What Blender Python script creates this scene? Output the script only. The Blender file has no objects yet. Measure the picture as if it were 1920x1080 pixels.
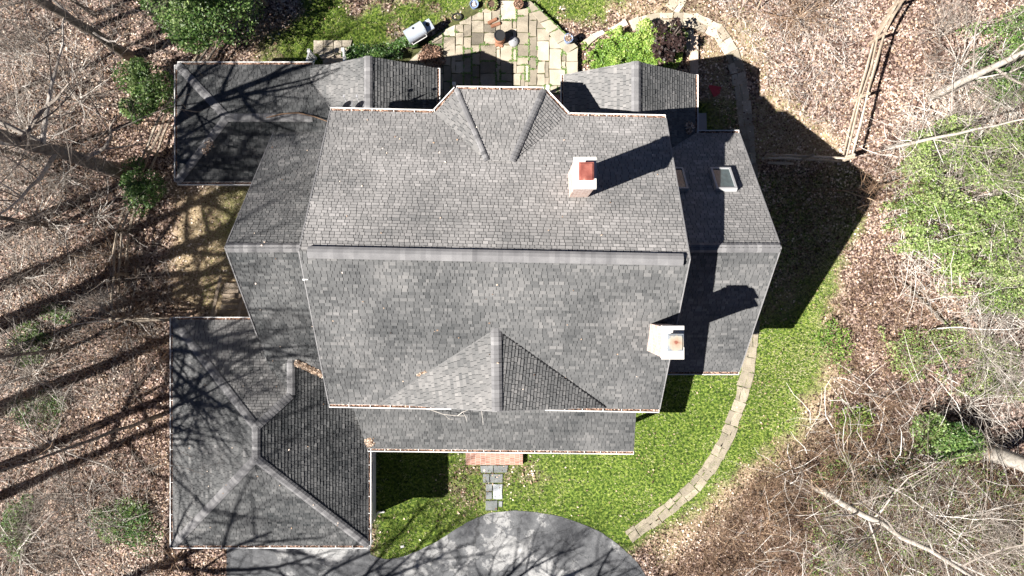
import bpy, math, random
import numpy as np
from mathutils import Vector, Matrix
random.seed(7); RNG = np.random.default_rng(7)
S = bpy.context.scene
C = S.collection
H = 30.0                 # height of the drone above the lawn
F = 1300.0
U = H / F                # metres on the ground per photo pixel
CX, CY = 965.0, 545.0    # photo point straight below the drone

# ------------------------------------------------------------ camera, sky, sun
cam = bpy.data.objects.new('camera', bpy.data.cameras.new('camera')); C.objects.link(cam)
cam.location = (0, 0, H); cam.rotation_euler = (0, 0, 0)
cam.data.sensor_width = 36.0; cam.data.lens = 36.0 * F / 1920.0
cam.data.shift_x = -5.0 / 1920; cam.data.shift_y = 5.0 / 1920
cam.data.clip_start = 0.1; cam.data.clip_end = 600
S.camera = cam
w = bpy.data.worlds.new('World'); S.world = w; w.use_nodes = True
nt = w.node_tree; bg = nt.nodes['Background']
sky = nt.nodes.new('ShaderNodeTexSky'); sky.sky_type = 'NISHITA'; sky.sun_disc = False
SUN = Vector((-0.922, -0.387, 1.0)).normalized()     # towards the sun
sky.air_density = .2; sky.dust_density = .05; sky.sun_elevation = math.asin(SUN.z); sky.sun_rotation = math.atan2(SUN.x, SUN.y)
nt.links.new(sky.outputs[0], bg.inputs[0]); bg.inputs[1].default_value = 0.05
sl = bpy.data.lights.new('sun', 'SUN'); sl.energy = 5.0; sl.angle = math.radians(0.55); sl.color = (1.0, 0.955, 0.9)
so = bpy.data.objects.new('sun', sl); C.objects.link(so); so.location = (-30, -15, 40)
so.rotation_euler = (-SUN).to_track_quat('-Z', 'Y').to_euler()
S.view_settings.view_transform = 'Standard'; S.view_settings.look = 'None'
S.view_settings.exposure = 1.5; S.view_settings.gamma = 1
S.render.engine = 'CYCLES'

# ------------------------------------------------------------ helpers
def W(x, y, t): return Vector((x * U, -y * U, t * H))
def P(px, py, t=0.0): return W((px - CX) * (1 - t), (py - CY) * (1 - t), t)
def G(px, py, z=0.0): return Vector(((px - CX) * U, -(py - CY) * U, z))   # plan position on the ground
def tag(o, label=None, cat=None, group=None, kind=None):
    if label: o['label'] = label
    if cat: o['category'] = cat
    if group: o['group'] = group
    if kind: o['kind'] = kind
    return o
def thing(name, loc, label, cat, group=None, rz=0.0):
    o = bpy.data.objects.new(name, None); C.objects.link(o); o.empty_display_size = 0.2
    o.location = loc; o.rotation_euler = (0, 0, rz)
    return tag(o, label, cat, group)
def link(name, me, parent=None):
    o = bpy.data.objects.new(name, me); C.objects.link(o)
    if parent: o.parent = parent
    return o
def finish(name, me, mat, parent=None, smooth=False):
    me.materials.append(mat)
    if smooth: me.polygons.foreach_set('use_smooth', [True] * len(me.polygons))
    return link(name, me, parent)
class MB:
    """collects faces with a tone each; build() makes one mesh object"""
    def __init__(s): s.v = []; s.f = []; s.t = []; s.uv = None
    def add(s, vs, fs, tone=0.5):
        b = len(s.v); s.v += [tuple(v) for v in vs]
        for f in fs: s.f.append(tuple(i + b for i in f)); s.t.append(tone)
    def poly(s, vs, tone=0.5): s.add(vs, [tuple(range(len(vs)))], tone)
    def box(s, c, sx, sy, sz, rz=0.0, tone=0.5, M=None, taper=0.0):
        vs = []
        for dz in (-1, 1):
            k = 1 - taper if dz > 0 else 1
            for dx, dy in ((-1, -1), (1, -1), (1, 1), (-1, 1)):
                vs.append(Vector((dx * sx / 2 * k, dy * sy / 2 * k, dz * sz / 2)))
        R = M if M else Matrix.Rotation(rz, 3, 'Z')
        s.add([R @ v + Vector(c) for v in vs], [(0, 3, 2, 1), (4, 5, 6, 7), (0, 1, 5, 4), (1, 2, 6, 5), (2, 3, 7, 6), (3, 0, 4, 7)], tone)
    def bar(s, a, b, wd, th, up=Vector((0, 0, 1)), tone=0.5):
        a, b = Vector(a), Vector(b); d = (b - a); L = d.length; d.normalize()
        x = d.cross(up); x = x.normalized() if x.length > 1e-5 else Vector((1, 0, 0)); z = x.cross(d).normalized()
        s.box((a + b) / 2, wd, L, th, M=Matrix((x, d, z)).transposed(), tone=tone)
    def tube(s, pts, rad, n=6, tone=0.5, cap=True):
        b = len(s.v); m = len(pts); d0 = None
        for i, p in enumerate(pts):
            p = Vector(p); d = (Vector(pts[min(i + 1, m - 1)]) - Vector(pts[max(i - 1, 0)])).normalized()
            if d0 is None:
                x = d.cross(Vector((0.31, 0.82, 0.47))).normalized()
            else: x = (x - d * x.dot(d)).normalized()
            d0 = d; y = d.cross(x)
            r = rad[i] if hasattr(rad, '__len__') else rad
            for k in range(n):
                a = 2 * math.pi * k / n
                q = p + (x * math.cos(a) + y * math.sin(a)) * r
                s.v.append((q.x, q.y, q.z))
        for i in range(m - 1):
            for k in range(n):
                k2 = (k + 1) % n; o = b + i * n
                s.f.append((o + k, o + k2, o + n + k2, o + n + k)); s.t.append(tone)
        if cap:
            s.f.append(tuple(b + k for k in reversed(range(n)))); s.t.append(tone)
            s.f.append(tuple(b + (m - 1) * n + k for k in range(n))); s.t.append(tone)
    def lathe(s, c, prof, n=20, tone=0.5, sq=1.0, rz=0.0):
        b = len(s.v); c = Vector(c)
        for r, z in prof:
            for k in range(n):
                a = 2 * math.pi * k / n
                q = Vector((r * math.cos(a), r * sq * math.sin(a), 0)); q.rotate(Matrix.Rotation(rz, 3, 'Z'))
                s.v.append((c.x + q.x, c.y + q.y, c.z + z))
        for i in range(len(prof) - 1):
            for k in range(n):
                k2 = (k + 1) % n; o = b + i * n
                s.f.append((o + k, o + k2, o + n + k2, o + n + k)); s.t.append(tone)
        s.f.append(tuple(b + k for k in reversed(range(n)))); s.t.append(tone)
        s.f.append(tuple(b + (len(prof) - 1) * n + k for k in range(n))); s.t.append(tone)
    def build(s, name, mat, parent=None, smooth=False, local=False):
        me = bpy.data.meshes.new(name)
        v = np.array(s.v, dtype=float)
        if parent is not None and not local:
            v = v - np.array(tuple(parent_world(parent)))
        me.from_pydata(v.tolist(), [], s.f)
        at = me.attributes.new('tone', 'FLOAT', 'FACE'); at.data.foreach_set('value', s.t)
        me.update()
        return finish(name, me, mat, parent, smooth)
def parent_world(p):
    l = Vector((0, 0, 0))
    while p: l = l + p.location; p = p.parent
    return l
def quads(name, cen, ux, uy, tones, mat, parent=None, diamond=True, hgt=None):
    """many leaf sized faces at once: centre, half axis ux, half axis uy"""
    n = len(cen)
    if diamond: V = np.stack([cen - ux, cen - uy * 1.0, cen + ux, cen + uy * 1.0], 1)
    else: V = np.stack([cen - ux * .6 - uy, cen + ux * .6 - uy, cen + ux * .2 + uy, cen - ux * .2 + uy], 1)
    if hgt is not None: V[:, 2, 2] += hgt
    V = V.reshape(-1, 3)
    me = bpy.data.meshes.new(name)
    me.vertices.add(4 * n); me.vertices.foreach_set('co', V.ravel())
    me.loops.add(4 * n); me.loops.foreach_set('vertex_index', np.arange(4 * n, dtype=np.int32))
    me.polygons.add(n); me.polygons.foreach_set('loop_start', np.arange(0, 4 * n, 4, dtype=np.int32))
    me.polygons.foreach_set('loop_total', np.full(n, 4, dtype=np.int32))
    me.update(calc_edges=True)
    at = me.attributes.new('tone', 'FLOAT', 'FACE'); at.data.foreach_set('value', np.asarray(tones, dtype=np.float32))
    me.validate()
    return finish(name, me, mat, parent)
def rand_axes(n, L, Wd, tilt=1.0):
    """random leaf axes; tilt 0 = flat on the ground, 1 = any direction"""
    a = RNG.uniform(0, 2 * np.pi, n)
    ux = np.stack([np.cos(a), np.sin(a), RNG.normal(0, 0.6 * tilt, n)], 1); ux /= np.linalg.norm(ux, axis=1)[:, None]
    uy = np.stack([-np.sin(a), np.cos(a), RNG.normal(0, 0.6 * tilt, n)], 1)
    uy -= ux * (ux * uy).sum(1)[:, None]; uy /= np.linalg.norm(uy, axis=1)[:, None]
    return ux * np.asarray(L).reshape(-1, 1), uy * np.asarray(Wd).reshape(-1, 1)

# ------------------------------------------------------------ materials
MAT = {}
def ramp_mat(name, stops, rough=0.85, nscale=3.0, namt=0.25, fine=60.0, famt=0.2, bump=0.0, spec=0.3, use_tone=True, translucent=0.0, metal=0.0, tint=None):
    """colour from the per-face tone through a ramp, broken up by noise"""
    m = bpy.data.materials.new(name); m.use_nodes = True; t = m.node_tree; n = t.nodes; l = t.links
    b = n['Principled BSDF']; b.inputs['Roughness'].default_value = rough; b.inputs['Specular IOR Level'].default_value = spec
    b.inputs['Metallic'].default_value = metal
    tc = n.new('ShaderNodeTexCoord')
    at = n.new('ShaderNodeAttribute'); at.attribute_name = 'tone'
    n1 = n.new('ShaderNodeTexNoise'); n1.inputs['Scale'].default_value = nscale; n1.inputs['Detail'].default_value = 5
    n2 = n.new('ShaderNodeTexNoise'); n2.inputs['Scale'].default_value = fine; n2.inputs['Detail'].default_value = 3
    l.new(tc.outputs['Object'], n1.inputs['Vector']); l.new(tc.outputs['Object'], n2.inputs['Vector'])
    def mth(op, a, bb, c=None):
        q = n.new('ShaderNodeMath'); q.operation = op
        for i, x in enumerate((a, bb, c)):
            if x is None: continue
            if isinstance(x, (int, float)): q.inputs[i].default_value = x
            else: l.new(x, q.inputs[i])
        return q.outputs[0]
    a1 = mth('MULTIPLY', mth('SUBTRACT', n1.outputs[0], 0.5), namt * 2.0)
    a2 = mth('MULTIPLY', mth('SUBTRACT', n2.outputs[0], 0.5), famt * 2.0)
    base = at.outputs['Fac'] if use_tone else 0.5
    v = mth('ADD', mth('ADD', base, a1), a2)
    r = n.new('ShaderNodeValToRGB'); cr = r.color_ramp
    while len(cr.elements) < len(stops): cr.elements.new(0.5)
    for e, (p, c) in zip(cr.elements, stops): e.position = p; e.color = (*c, 1)
    l.new(v, r.inputs[0]); l.new(r.outputs[0], b.inputs['Base Color'])
    if bump:
        bp = n.new('ShaderNodeBump'); bp.inputs['Strength'].default_value = bump; bp.inputs['Distance'].default_value = 0.01
        l.new(n2.outputs[0], bp.inputs['Height']); l.new(bp.outputs[0], b.inputs['Normal'])
    if translucent:
        tr = n.new('ShaderNodeBsdfTranslucent'); mx = n.new('ShaderNodeMixShader'); mx.inputs[0].default_value = translucent
        l.new(r.outputs[0], tr.inputs[0]); l.new(b.outputs[0], mx.inputs[1]); l.new(tr.outputs[0], mx.inputs[2])
        l.new(mx.outputs[0], n['Material Output'].inputs[0])
    MAT[name] = m
    return m
def two(a, b): return [(0.0, a), (1.0, b)]
ramp_mat('shingle', [(0.0, (.030, .033, .035)), (.35, (.112, .113, .113)), (.7, (.228, .221, .215)), (1.0, (.37, .355, .345))], nscale=.55, namt=.30, fine=45, famt=.16, rough=.95, spec=.15)
ramp_mat('ridge_shingle', [(0.0, (.06, .06, .063)), (.5, (.155, .153, .156)), (1.0, (.30, .295, .295))], nscale=3, namt=.2, fine=60, famt=.25, rough=.95, spec=.15)
ramp_mat('white_trim', two((.55, .53, .51), (.78, .77, .75)), nscale=4, namt=.3, rough=.5)
ramp_mat('white_siding', two((.55, .53, .50), (.72, .71, .68)), nscale=1, namt=.2, rough=.6)
ramp_mat('debris', [(0, (.03, .02, .015)), (.4, (.14, .075, .05)), (.7, (.36, .22, .145)), (1, (.55, .40, .33))], nscale=14, namt=.9, fine=60, famt=.6, bump=.8)
ramp_mat('dry_leaf', [(0, (.045, .025, .02)), (.3, (.18, .11, .07)), (.6, (.48, .35, .25)), (1, (.90, .78, .67))], nscale=.35, namt=.22, fine=20, famt=.1, rough=.8, spec=.25)
ramp_mat('grass_blade', [(0, (.012, .04, .006)), (.3, (.07, .13, .018)), (.6, (.21, .345, .045)), (.82, (.42, .50, .11)), (.9, (.52, .51, .24)), (1, (.70, .62, .42))], nscale=.4, namt=.25, fine=10, famt=.08, translucent=.3)
ramp_mat('green_leaf', [(0, (.018, .05, .012)), (.4, (.05, .12, .022)), (.75, (.13, .22, .05)), (1, (.28, .36, .13))], nscale=1.2, namt=.18, famt=.1, rough=.45, spec=.5, translucent=.2)
ramp_mat('lime_leaf', [(0, (.04, .10, .012)), (.4, (.12, .23, .03)), (.75, (.28, .42, .07)), (1, (.52, .58, .20))], nscale=1.2, namt=.18, famt=.1, rough=.5, spec=.4, translucent=.3)
ramp_mat('pale_leaf', [(0, (.04, .075, .018)), (.4, (.14, .23, .05)), (.75, (.31, .40, .13)), (1, (.50, .52, .28))], nscale=1.0, namt=.25, famt=.1, rough=.5, spec=.4, translucent=.3)
ramp_mat('dark_leaf', [(0, (.010, .006, .006)), (.6, (.035, .02, .018)), (1, (.14, .08, .06))], nscale=2, namt=.2, rough=.5)
ramp_mat('bark', [(0, (.06, .045, .035)), (.5, (.17, .145, .12)), (1, (.34, .31, .27))], nscale=5, namt=.5, fine=30, famt=.5, bump=.8)
ramp_mat('pale_bark', [(0, (.22, .19, .16)), (.5, (.38, .345, .30)), (1, (.66, .62, .57))], nscale=5, namt=.4, fine=25, famt=.3, bump=.6)
ramp_mat('twig', [(0, (.09, .07, .055)), (.5, (.28, .245, .21)), (1, (.68, .64, .59))], nscale=2, namt=.3, famt=.1)
ramp_mat('brown_twig', [(0, (.03, .018, .012)), (.5, (.17, .105, .065)), (1, (.56, .42, .29))], nscale=2, namt=.3, famt=.1)
ramp_mat('flagstone', [(0, (.13, .115, .09)), (.4, (.27, .235, .18)), (.75, (.44, .385, .30)), (1, (.60, .55, .47))], nscale=2.5, namt=.3, fine=30, famt=.25, bump=.5, rough=.9)
ramp_mat('bluestone', [(0, (.09, .10, .10)), (.5, (.20, .21, .21)), (1, (.36, .38, .40))], nscale=2.5, namt=.3, fine=30, famt=.2, bump=.4)
ramp_mat('fence_wood', [(0, (.10, .075, .05)), (.5, (.30, .24, .18)), (1, (.56, .49, .40))], nscale=4, namt=.4, fine=25, famt=.3, bump=.6)
ramp_mat('steel', two((.55, .62, .72), (.72, .78, .86)), rough=.3, metal=.45, nscale=2, namt=.1, famt=.05)
ramp_mat('black_metal', two((.012, .012, .013), (.04, .04, .042)), rough=.45, nscale=3)
ramp_mat('dark_void', two((.01, .009, .008), (.03, .025, .02)), rough=.9)
ramp_mat('terracotta', two((.20, .085, .045), (.42, .22, .14)), rough=.8, nscale=8, namt=.5)
ramp_mat('blue_glaze', two((.10, .16, .30), (.30, .38, .55)), rough=.25, nscale=8, namt=.4)
ramp_mat('white_glaze', two((.55, .57, .62), (.80, .81, .84)), rough=.3, nscale=8, namt=.3)
ramp_mat('soil', two((.03, .02, .013), (.16, .10, .07)), nscale=20, namt=.8, bump=.6)
ramp_mat('rust_red', [(0, (.10, .025, .02)), (.45, (.21, .06, .045)), (.75, (.29, .10, .075)), (1, (.55, .42, .34))], nscale=5, namt=.7, rough=.6)
ramp_mat('red_plastic', two((.40, .04, .05), (.62, .10, .11)), rough=.5)
ramp_mat('concrete', two((.42, .40, .37), (.70, .68, .64)), nscale=3, namt=.4, fine=40, famt=.2, bump=.4)
ramp_mat('dish_grey', two((.20, .20, .21), (.32, .32, .33)), rough=.5)
ramp_mat('window_frame', two((.25, .255, .26), (.38, .385, .39)), rough=.5)
ramp_mat('moss', two((.035, .04, .015), (.13, .14, .04)), nscale=9, namt=.6, bump=.6)

def brick_mat(name, c1, c2, mortar, bw=.2, bh=.067, axis='W'):
    m = bpy.data.materials.new(name); m.use_nodes = True; t = m.node_tree; n = t.nodes; l = t.links
    b = n['Principled BSDF']; b.inputs['Roughness'].default_value = .9
    tc = n.new('ShaderNodeTexCoord'); br = n.new('ShaderNodeTexBrick')
    sp = n.new('ShaderNodeSeparateXYZ'); l.new(tc.outputs['Object'], sp.inputs[0]); cb = n.new('ShaderNodeCombineXYZ')
    if axis == 'W':     # walls: x+y along, z up
        ad = n.new('ShaderNodeMath'); ad.operation = 'ADD'; l.new(sp.outputs[0], ad.inputs[0]); l.new(sp.outputs[1], ad.inputs[1])
        l.new(ad.outputs[0], cb.inputs[0]); l.new(sp.outputs[2], cb.inputs[1])
    else:
        l.new(sp.outputs[1], cb.inputs[0]); l.new(sp.outputs[0], cb.inputs[1])
    l.new(cb.outputs[0], br.inputs['Vector'])
    br.inputs['Scale'].default_value = 1; br.inputs['Brick Width'].default_value = bw; br.inputs['Row Height'].default_value = bh
    br.inputs['Mortar Size'].default_value = .006; br.inputs['Color1'].default_value = (*c1, 1); br.inputs['Color2'].default_value = (*c2, 1)
    br.inputs['Mortar'].default_value = (*mortar, 1)
    ns = n.new('ShaderNodeTexNoise'); ns.inputs['Scale'].default_value = 6; ns.inputs['Detail'].default_value = 6; l.new(tc.outputs['Object'], ns.inputs['Vector'])
    mr = n.new('ShaderNodeMapRange'); mr.inputs[3].default_value = .6; mr.inputs[4].default_value = 1.35; l.new(ns.outputs[0], mr.inputs[0])
    mx = n.new('ShaderNodeVectorMath'); mx.operation = 'SCALE'; l.new(br.outputs[0], mx.inputs[0]); l.new(mr.outputs[0], mx.inputs[3])
    l.new(mx.outputs[0], b.inputs['Base Color'])
    bp = n.new('ShaderNodeBump'); bp.inputs['Strength'].default_value = .6; bp.inputs['Distance'].default_value = .008; bp.invert = True
    l.new(br.outputs['Fac'], bp.inputs['Height']); l.new(bp.outputs[0], b.inputs['Normal'])
    MAT[name] = m; return m
brick_mat('chimney_brick', (.40, .25, .20), (.56, .42, .36), (.68, .64, .60))
brick_mat('step_brick', (.30, .15, .11), (.40, .22, .165), (.50, .42, .36), bw=.105, bh=.21, axis='F')
brick_mat('walk_brick', (.52, .38, .28), (.66, .52, .40), (.40, .36, .28), bw=.21, bh=.10, axis='F')
def glass_mat():
    m = bpy.data.materials.new('pane_glass'); m.use_nodes = True; b = m.node_tree.nodes['Principled BSDF']
    b.inputs['Base Color'].default_value = (.05, .065, .06, 1); b.inputs['Roughness'].default_value = .06; b.inputs['Specular IOR Level'].default_value = .8
    ns = m.node_tree.nodes.new('ShaderNodeTexNoise'); ns.inputs['Scale'].default_value = 4; r = m.node_tree.nodes.new('ShaderNodeValToRGB')
    r.color_ramp.elements[0].color = (.03, .045, .05, 1); r.color_ramp.elements[1].color = (.10, .15, .16, 1)
    m.node_tree.links.new(ns.outputs[0], r.inputs[0]); m.node_tree.links.new(r.outputs[0], b.inputs['Base Color'])
    MAT['pane_glass'] = m
glass_mat()
def siding_mat():
    m = MAT['white_siding']; t = m.node_tree; n = t.nodes; l = t.links
    tc = n.new('ShaderNodeTexCoord'); wv = n.new('ShaderNodeTexWave'); wv.bands_direction = 'Z'; wv.wave_profile = 'SAW'; wv.inputs['Scale'].default_value = 1.6
    bp = n.new('ShaderNodeBump'); bp.inputs['Strength'].default_value = .8; bp.inputs['Distance'].default_value = .02
    l.new(tc.outputs['Object'], wv.inputs['Vector']); l.new(wv.outputs[1], bp.inputs['Height']); l.new(bp.outputs[0], n['Principled BSDF'].inputs['Normal'])
siding_mat()

# ------------------------------------------------------------ ground
def pip(px, py, poly):
    ins = np.zeros(px.shape, bool); m = len(poly); j = m - 1
    for i in range(m):
        xi, yi = poly[i]; xj, yj = poly[j]
        if yi != yj:
            c = ((yi > py) != (yj > py)) & (px < (xj - xi) * (py - yi) / (yj - yi) + xi); ins ^= c
        j = i
    return ins
def sdist(px, py, poly):
    d = np.full(px.shape, 1e9); m = len(poly)
    for i in range(m):
        ax, ay = poly[i]; bx, by = poly[(i + 1) % m]; dx, dy = bx - ax, by - ay
        t = np.clip(((px - ax) * dx + (py - ay) * dy) / (dx * dx + dy * dy + 1e-9), 0, 1)
        d = np.minimum(d, np.hypot(px - ax - t * dx, py - ay - t * dy))
    return np.where(pip(px, py, poly), d, -d)
def vnoise(x, y, s, seed=0):
    """value noise, 0..1"""
    x = x * s + 1000; y = y * s + 1000; xi = np.floor(x).astype(np.int64); yi = np.floor(y).astype(np.int64); fx = x - xi; fy = y - yi
    fx = fx * fx * (3 - 2 * fx); fy = fy * fy * (3 - 2 * fy)
    def h(a, b):
        q = (a * 374761393 + b * 668265263 + seed * 974634777) & 0x7fffffff; q = ((q ^ (q >> 13)) * 1274126177) & 0x7fffffff
        return ((q ^ (q >> 16)) & 0xffff) / 65535.0
    return (h(xi, yi) * (1 - fx) + h(xi + 1, yi) * fx) * (1 - fy) + (h(xi, yi + 1) * (1 - fx) + h(xi + 1, yi + 1) * fx) * fy
def fbm(x, y, s, seed=0): return (vnoise(x, y, s, seed) * .5 + vnoise(x, y, s * 2.1, seed + 1) * .3 + vnoise(x, y, s * 4.3, seed + 2) * .2)
FRONT = [(690, 840), (690, 600), (1000, 500), (1380, 330), (1400, 310), (1590, 322), (1612, 395), (1565, 500), (1550, 620), (1535, 720), (1490, 810), (1410, 870), (1330, 935), (1240, 1000), (1185, 1030), (1100, 1100), (690, 1100)]
BACK = [(470, 150), (510, 60), (570, 20), (590, -300), (1160, -300), (1170, 20), (1100, 60), (1085, 95), (1040, 60), (960, 0), (860, 20), (760, 90), (740, 150)]
SIDE = [(1300, 185), (1385, 185), (1412, 330), (1300, 330)]
DRYS = [([(330, 355), (480, 330), (465, 590), (400, 600), (320, 560)], 1.0), ([(1310, 60), (1350, 80), (1385, 150), (1390, 210), (1310, 210)], .8), ([(1400, 190), (1450, 170), (1570, 260), (1560, 310), (1400, 310)], .7), ([(1430, 560), (1560, 470), (1590, 700), (1540, 830), (1350, 980), (1250, 1060), (1210, 1010), (1400, 820)], .55), ([(1100, 0), (1300, 0), (1420, 40), (1430, 150), (1390, 130), (1340, 40), (1180, 40)], .6), ([(480, 60), (560, 40), (620, 120), (560, 130), (470, 140)], .5)]
DRIVE = [(425, 1012), (700, 1012), (694, 1030), (700, 1042), (730, 1048), (765, 1040), (800, 1025), (835, 1005), (865, 985), (900, 968), (930, 960), (980, 958), (1030, 964), (1075, 976), (1115, 992), (1145, 1010), (1175, 1035), (1200, 1062), (1240, 1130), (1260, 1300), (425, 1300)]
HOUSE_ZONE = [(345, 140), (1300, 140), (1380, 260), (1380, 650), (1170, 740), (1170, 810), (700, 815), (680, 980), (380, 980), (380, 600), (500, 450), (440, 300), (345, 300)]
def masks(X, Y):
    px = X / U + CX; py = -Y / U + CY
    nz = (fbm(X, Y, .8, 5) - .5) * 2; n2 = (fbm(X, Y, 2.6, 9) - .5) * 2
    def soft(poly, wd, nn=18): return np.clip((sdist(px, py, poly) + nz * nn + n2 * nn * .7) / wd + .5, 0, 1)
    g = soft(FRONT, 34, 30); gb = soft(BACK, 22) * np.clip((fbm(X, Y, .55, 21) - .40) * 7 + .75, 0, 1)
    g = np.maximum(g, np.maximum(gb, soft(SIDE, 15, 8)))
    d = np.zeros_like(g)
    for poly, k in DRYS: d = np.maximum(d, soft(poly, 40) * k)
    # outline of the house shadow: grass thinned inside it to deepen the shade
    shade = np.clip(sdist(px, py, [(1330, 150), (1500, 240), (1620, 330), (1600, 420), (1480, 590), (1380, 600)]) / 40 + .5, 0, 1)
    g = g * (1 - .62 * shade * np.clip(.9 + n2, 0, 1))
    g = np.maximum(g, .5 * soft([(415, 345), (500, 340), (455, 500), (415, 440)], 30, 10))
    spot = np.exp(-(((px - 880) / 40) ** 2 + ((py - 900) / 60) ** 2)) * .8 + np.exp(-(((px - 985) / 45) ** 2 + ((py - 890) / 28) ** 2)) * .6  # worn, leaf-strewn spots in the lawn beside the front walk
    g = g * (1 - spot * np.clip(.5 + n2 * 1.2, 0, 1))
    return g, d
def hgt(X, Y):
    px = np.asarray(X) / U + CX; py = -np.asarray(Y) / U + CY
    far = np.clip((np.maximum(np.abs(px - 940) - 640, np.abs(py - 540) * 1.0 - 560)) / 200, 0, 1)
    return far * ((fbm(np.asarray(X), np.asarray(Y), .25, 3) - .5) * .9)
def axis(lo, hi, fine, step, ext):
    a = list(np.arange(lo, hi + 1e-6, step)); s = step; l = lo; r = hi; L = []; R = []
    while l > -ext: s *= 1.35; l -= s; L.append(l); r += s; R.append(r)
    return np.array(sorted(L + a + R))
gx = axis(-24, 24, 0, .16, 220); gy = axis(-14, 14, 0, .16, 220)
GX, GY = np.meshgrid(gx, gy); GZ = hgt(GX, GY); gm, dm = masks(GX, GY)
me = bpy.data.meshes.new('ground'); nx, ny = len(gx), len(gy)
V = np.stack([GX.ravel(), GY.ravel(), GZ.ravel()], 1)
ii = np.arange(nx * ny).reshape(ny, nx); q = np.stack([ii[:-1, :-1], ii[:-1, 1:], ii[1:, 1:], ii[1:, :-1]], -1).reshape(-1, 4)
me.vertices.add(len(V)); me.vertices.foreach_set('co', V.ravel()); me.loops.add(q.size); me.loops.foreach_set('vertex_index', q.ravel().astype(np.int32))
me.polygons.add(len(q)); me.polygons.foreach_set('loop_start', np.arange(0, q.size, 4, dtype=np.int32)); me.polygons.foreach_set('loop_total', np.full(len(q), 4, dtype=np.int32))
me.update(calc_edges=True)
for nm, arr in (('grass', gm), ('dry', dm)):
    a = me.attributes.new(nm, 'FLOAT', 'POINT'); a.data.foreach_set('value', arr.ravel().astype(np.float32))
def ground_mat():
    m = bpy.data.materials.new('ground'); m.use_nodes = True; t = m.node_tree; n = t.nodes; l = t.links
    b = n['Principled BSDF']; b.inputs['Roughness'].default_value = .95; b.inputs['Specular IOR Level'].default_value = .1
    tc = n.new('ShaderNodeTexCoord')
    def ramp(src, stops):
        r = n.new('ShaderNodeValToRGB')
        while len(r.color_ramp.elements) < len(stops): r.color_ramp.elements.new(.5)
        for e, (p, c) in zip(r.color_ramp.elements, stops): e.position = p; e.color = (*c, 1)
        l.new(src, r.inputs[0]); return r.outputs[0]
    vo = n.new('ShaderNodeTexVoronoi'); vo.inputs['Scale'].default_value = 13; l.new(tc.outputs['Object'], vo.inputs['Vector'])
    sp = n.new('ShaderNodeSeparateColor'); l.new(vo.outputs['Color'], sp.inputs[0])
    leaf = ramp(sp.outputs[0], [(0, (.035, .022, .018)), (.35, (.13, .085, .07)), (.65, (.30, .21, .175)), (1, (.56, .44, .38))])
    gr = n.new('ShaderNodeTexNoise'); gr.inputs['Scale'].default_value = 9; gr.inputs['Detail'].default_value = 8; l.new(tc.outputs['Object'], gr.inputs['Vector'])
    grass = ramp(gr.outputs[0], [(.35, (.02, .035, .008)), (.5, (.08, .13, .022)), (.62, (.20, .25, .05))])
    dr = n.new('ShaderNodeTexNoise'); dr.inputs['Scale'].default_value = 14; dr.inputs['Detail'].default_value = 8; l.new(tc.outputs['Object'], dr.inputs['Vector'])
    dry = ramp(dr.outputs[0], [(.3, (.16, .12, .06)), (.5, (.38, .29, .18)), (.7, (.58, .48, .33))])
    a1 = n.new('ShaderNodeAttribute'); a1.attribute_name = 'dry'; a2 = n.new('ShaderNodeAttribute'); a2.attribute_name = 'grass'
    m1 = n.new('ShaderNodeMix'); m1.data_type = 'RGBA'; l.new(a1.outputs['Fac'], m1.inputs[0]); l.new(leaf, m1.inputs[6]); l.new(dry, m1.inputs[7])
    m2 = n.new('ShaderNodeMix'); m2.data_type = 'RGBA'; l.new(a2.outputs['Fac'], m2.inputs[0]); l.new(m1.outputs[2], m2.inputs[6]); l.new(grass, m2.inputs[7])
    big = n.new('ShaderNodeTexNoise'); big.inputs['Scale'].default_value = .3; big.inputs['Detail'].default_value = 4; l.new(tc.outputs['Object'], big.inputs['Vector'])
    mr = n.new('ShaderNodeMapRange'); mr.inputs[1].default_value = .3; mr.inputs[2].default_value = .7; mr.inputs[3].default_value = .7; mr.inputs[4].default_value = 1.2; l.new(big.outputs[0], mr.inputs[0])
    sc = n.new('ShaderNodeVectorMath'); sc.operation = 'SCALE'; l.new(m2.outputs[2], sc.inputs[0]); l.new(mr.outputs[0], sc.inputs[3])
    l.new(sc.outputs[0], b.inputs['Base Color'])
    bp = n.new('ShaderNodeBump'); bp.inputs['Strength'].default_value = 1; bp.inputs['Distance'].default_value = .03; l.new(sp.outputs[1], bp.inputs['Height']); l.new(bp.outputs[0], b.inputs['Normal'])
    return m
tag(finish('ground', me, ground_mat()), 'leaf covered ground running from the woods to the lawns', 'ground', kind='structure')

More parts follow.
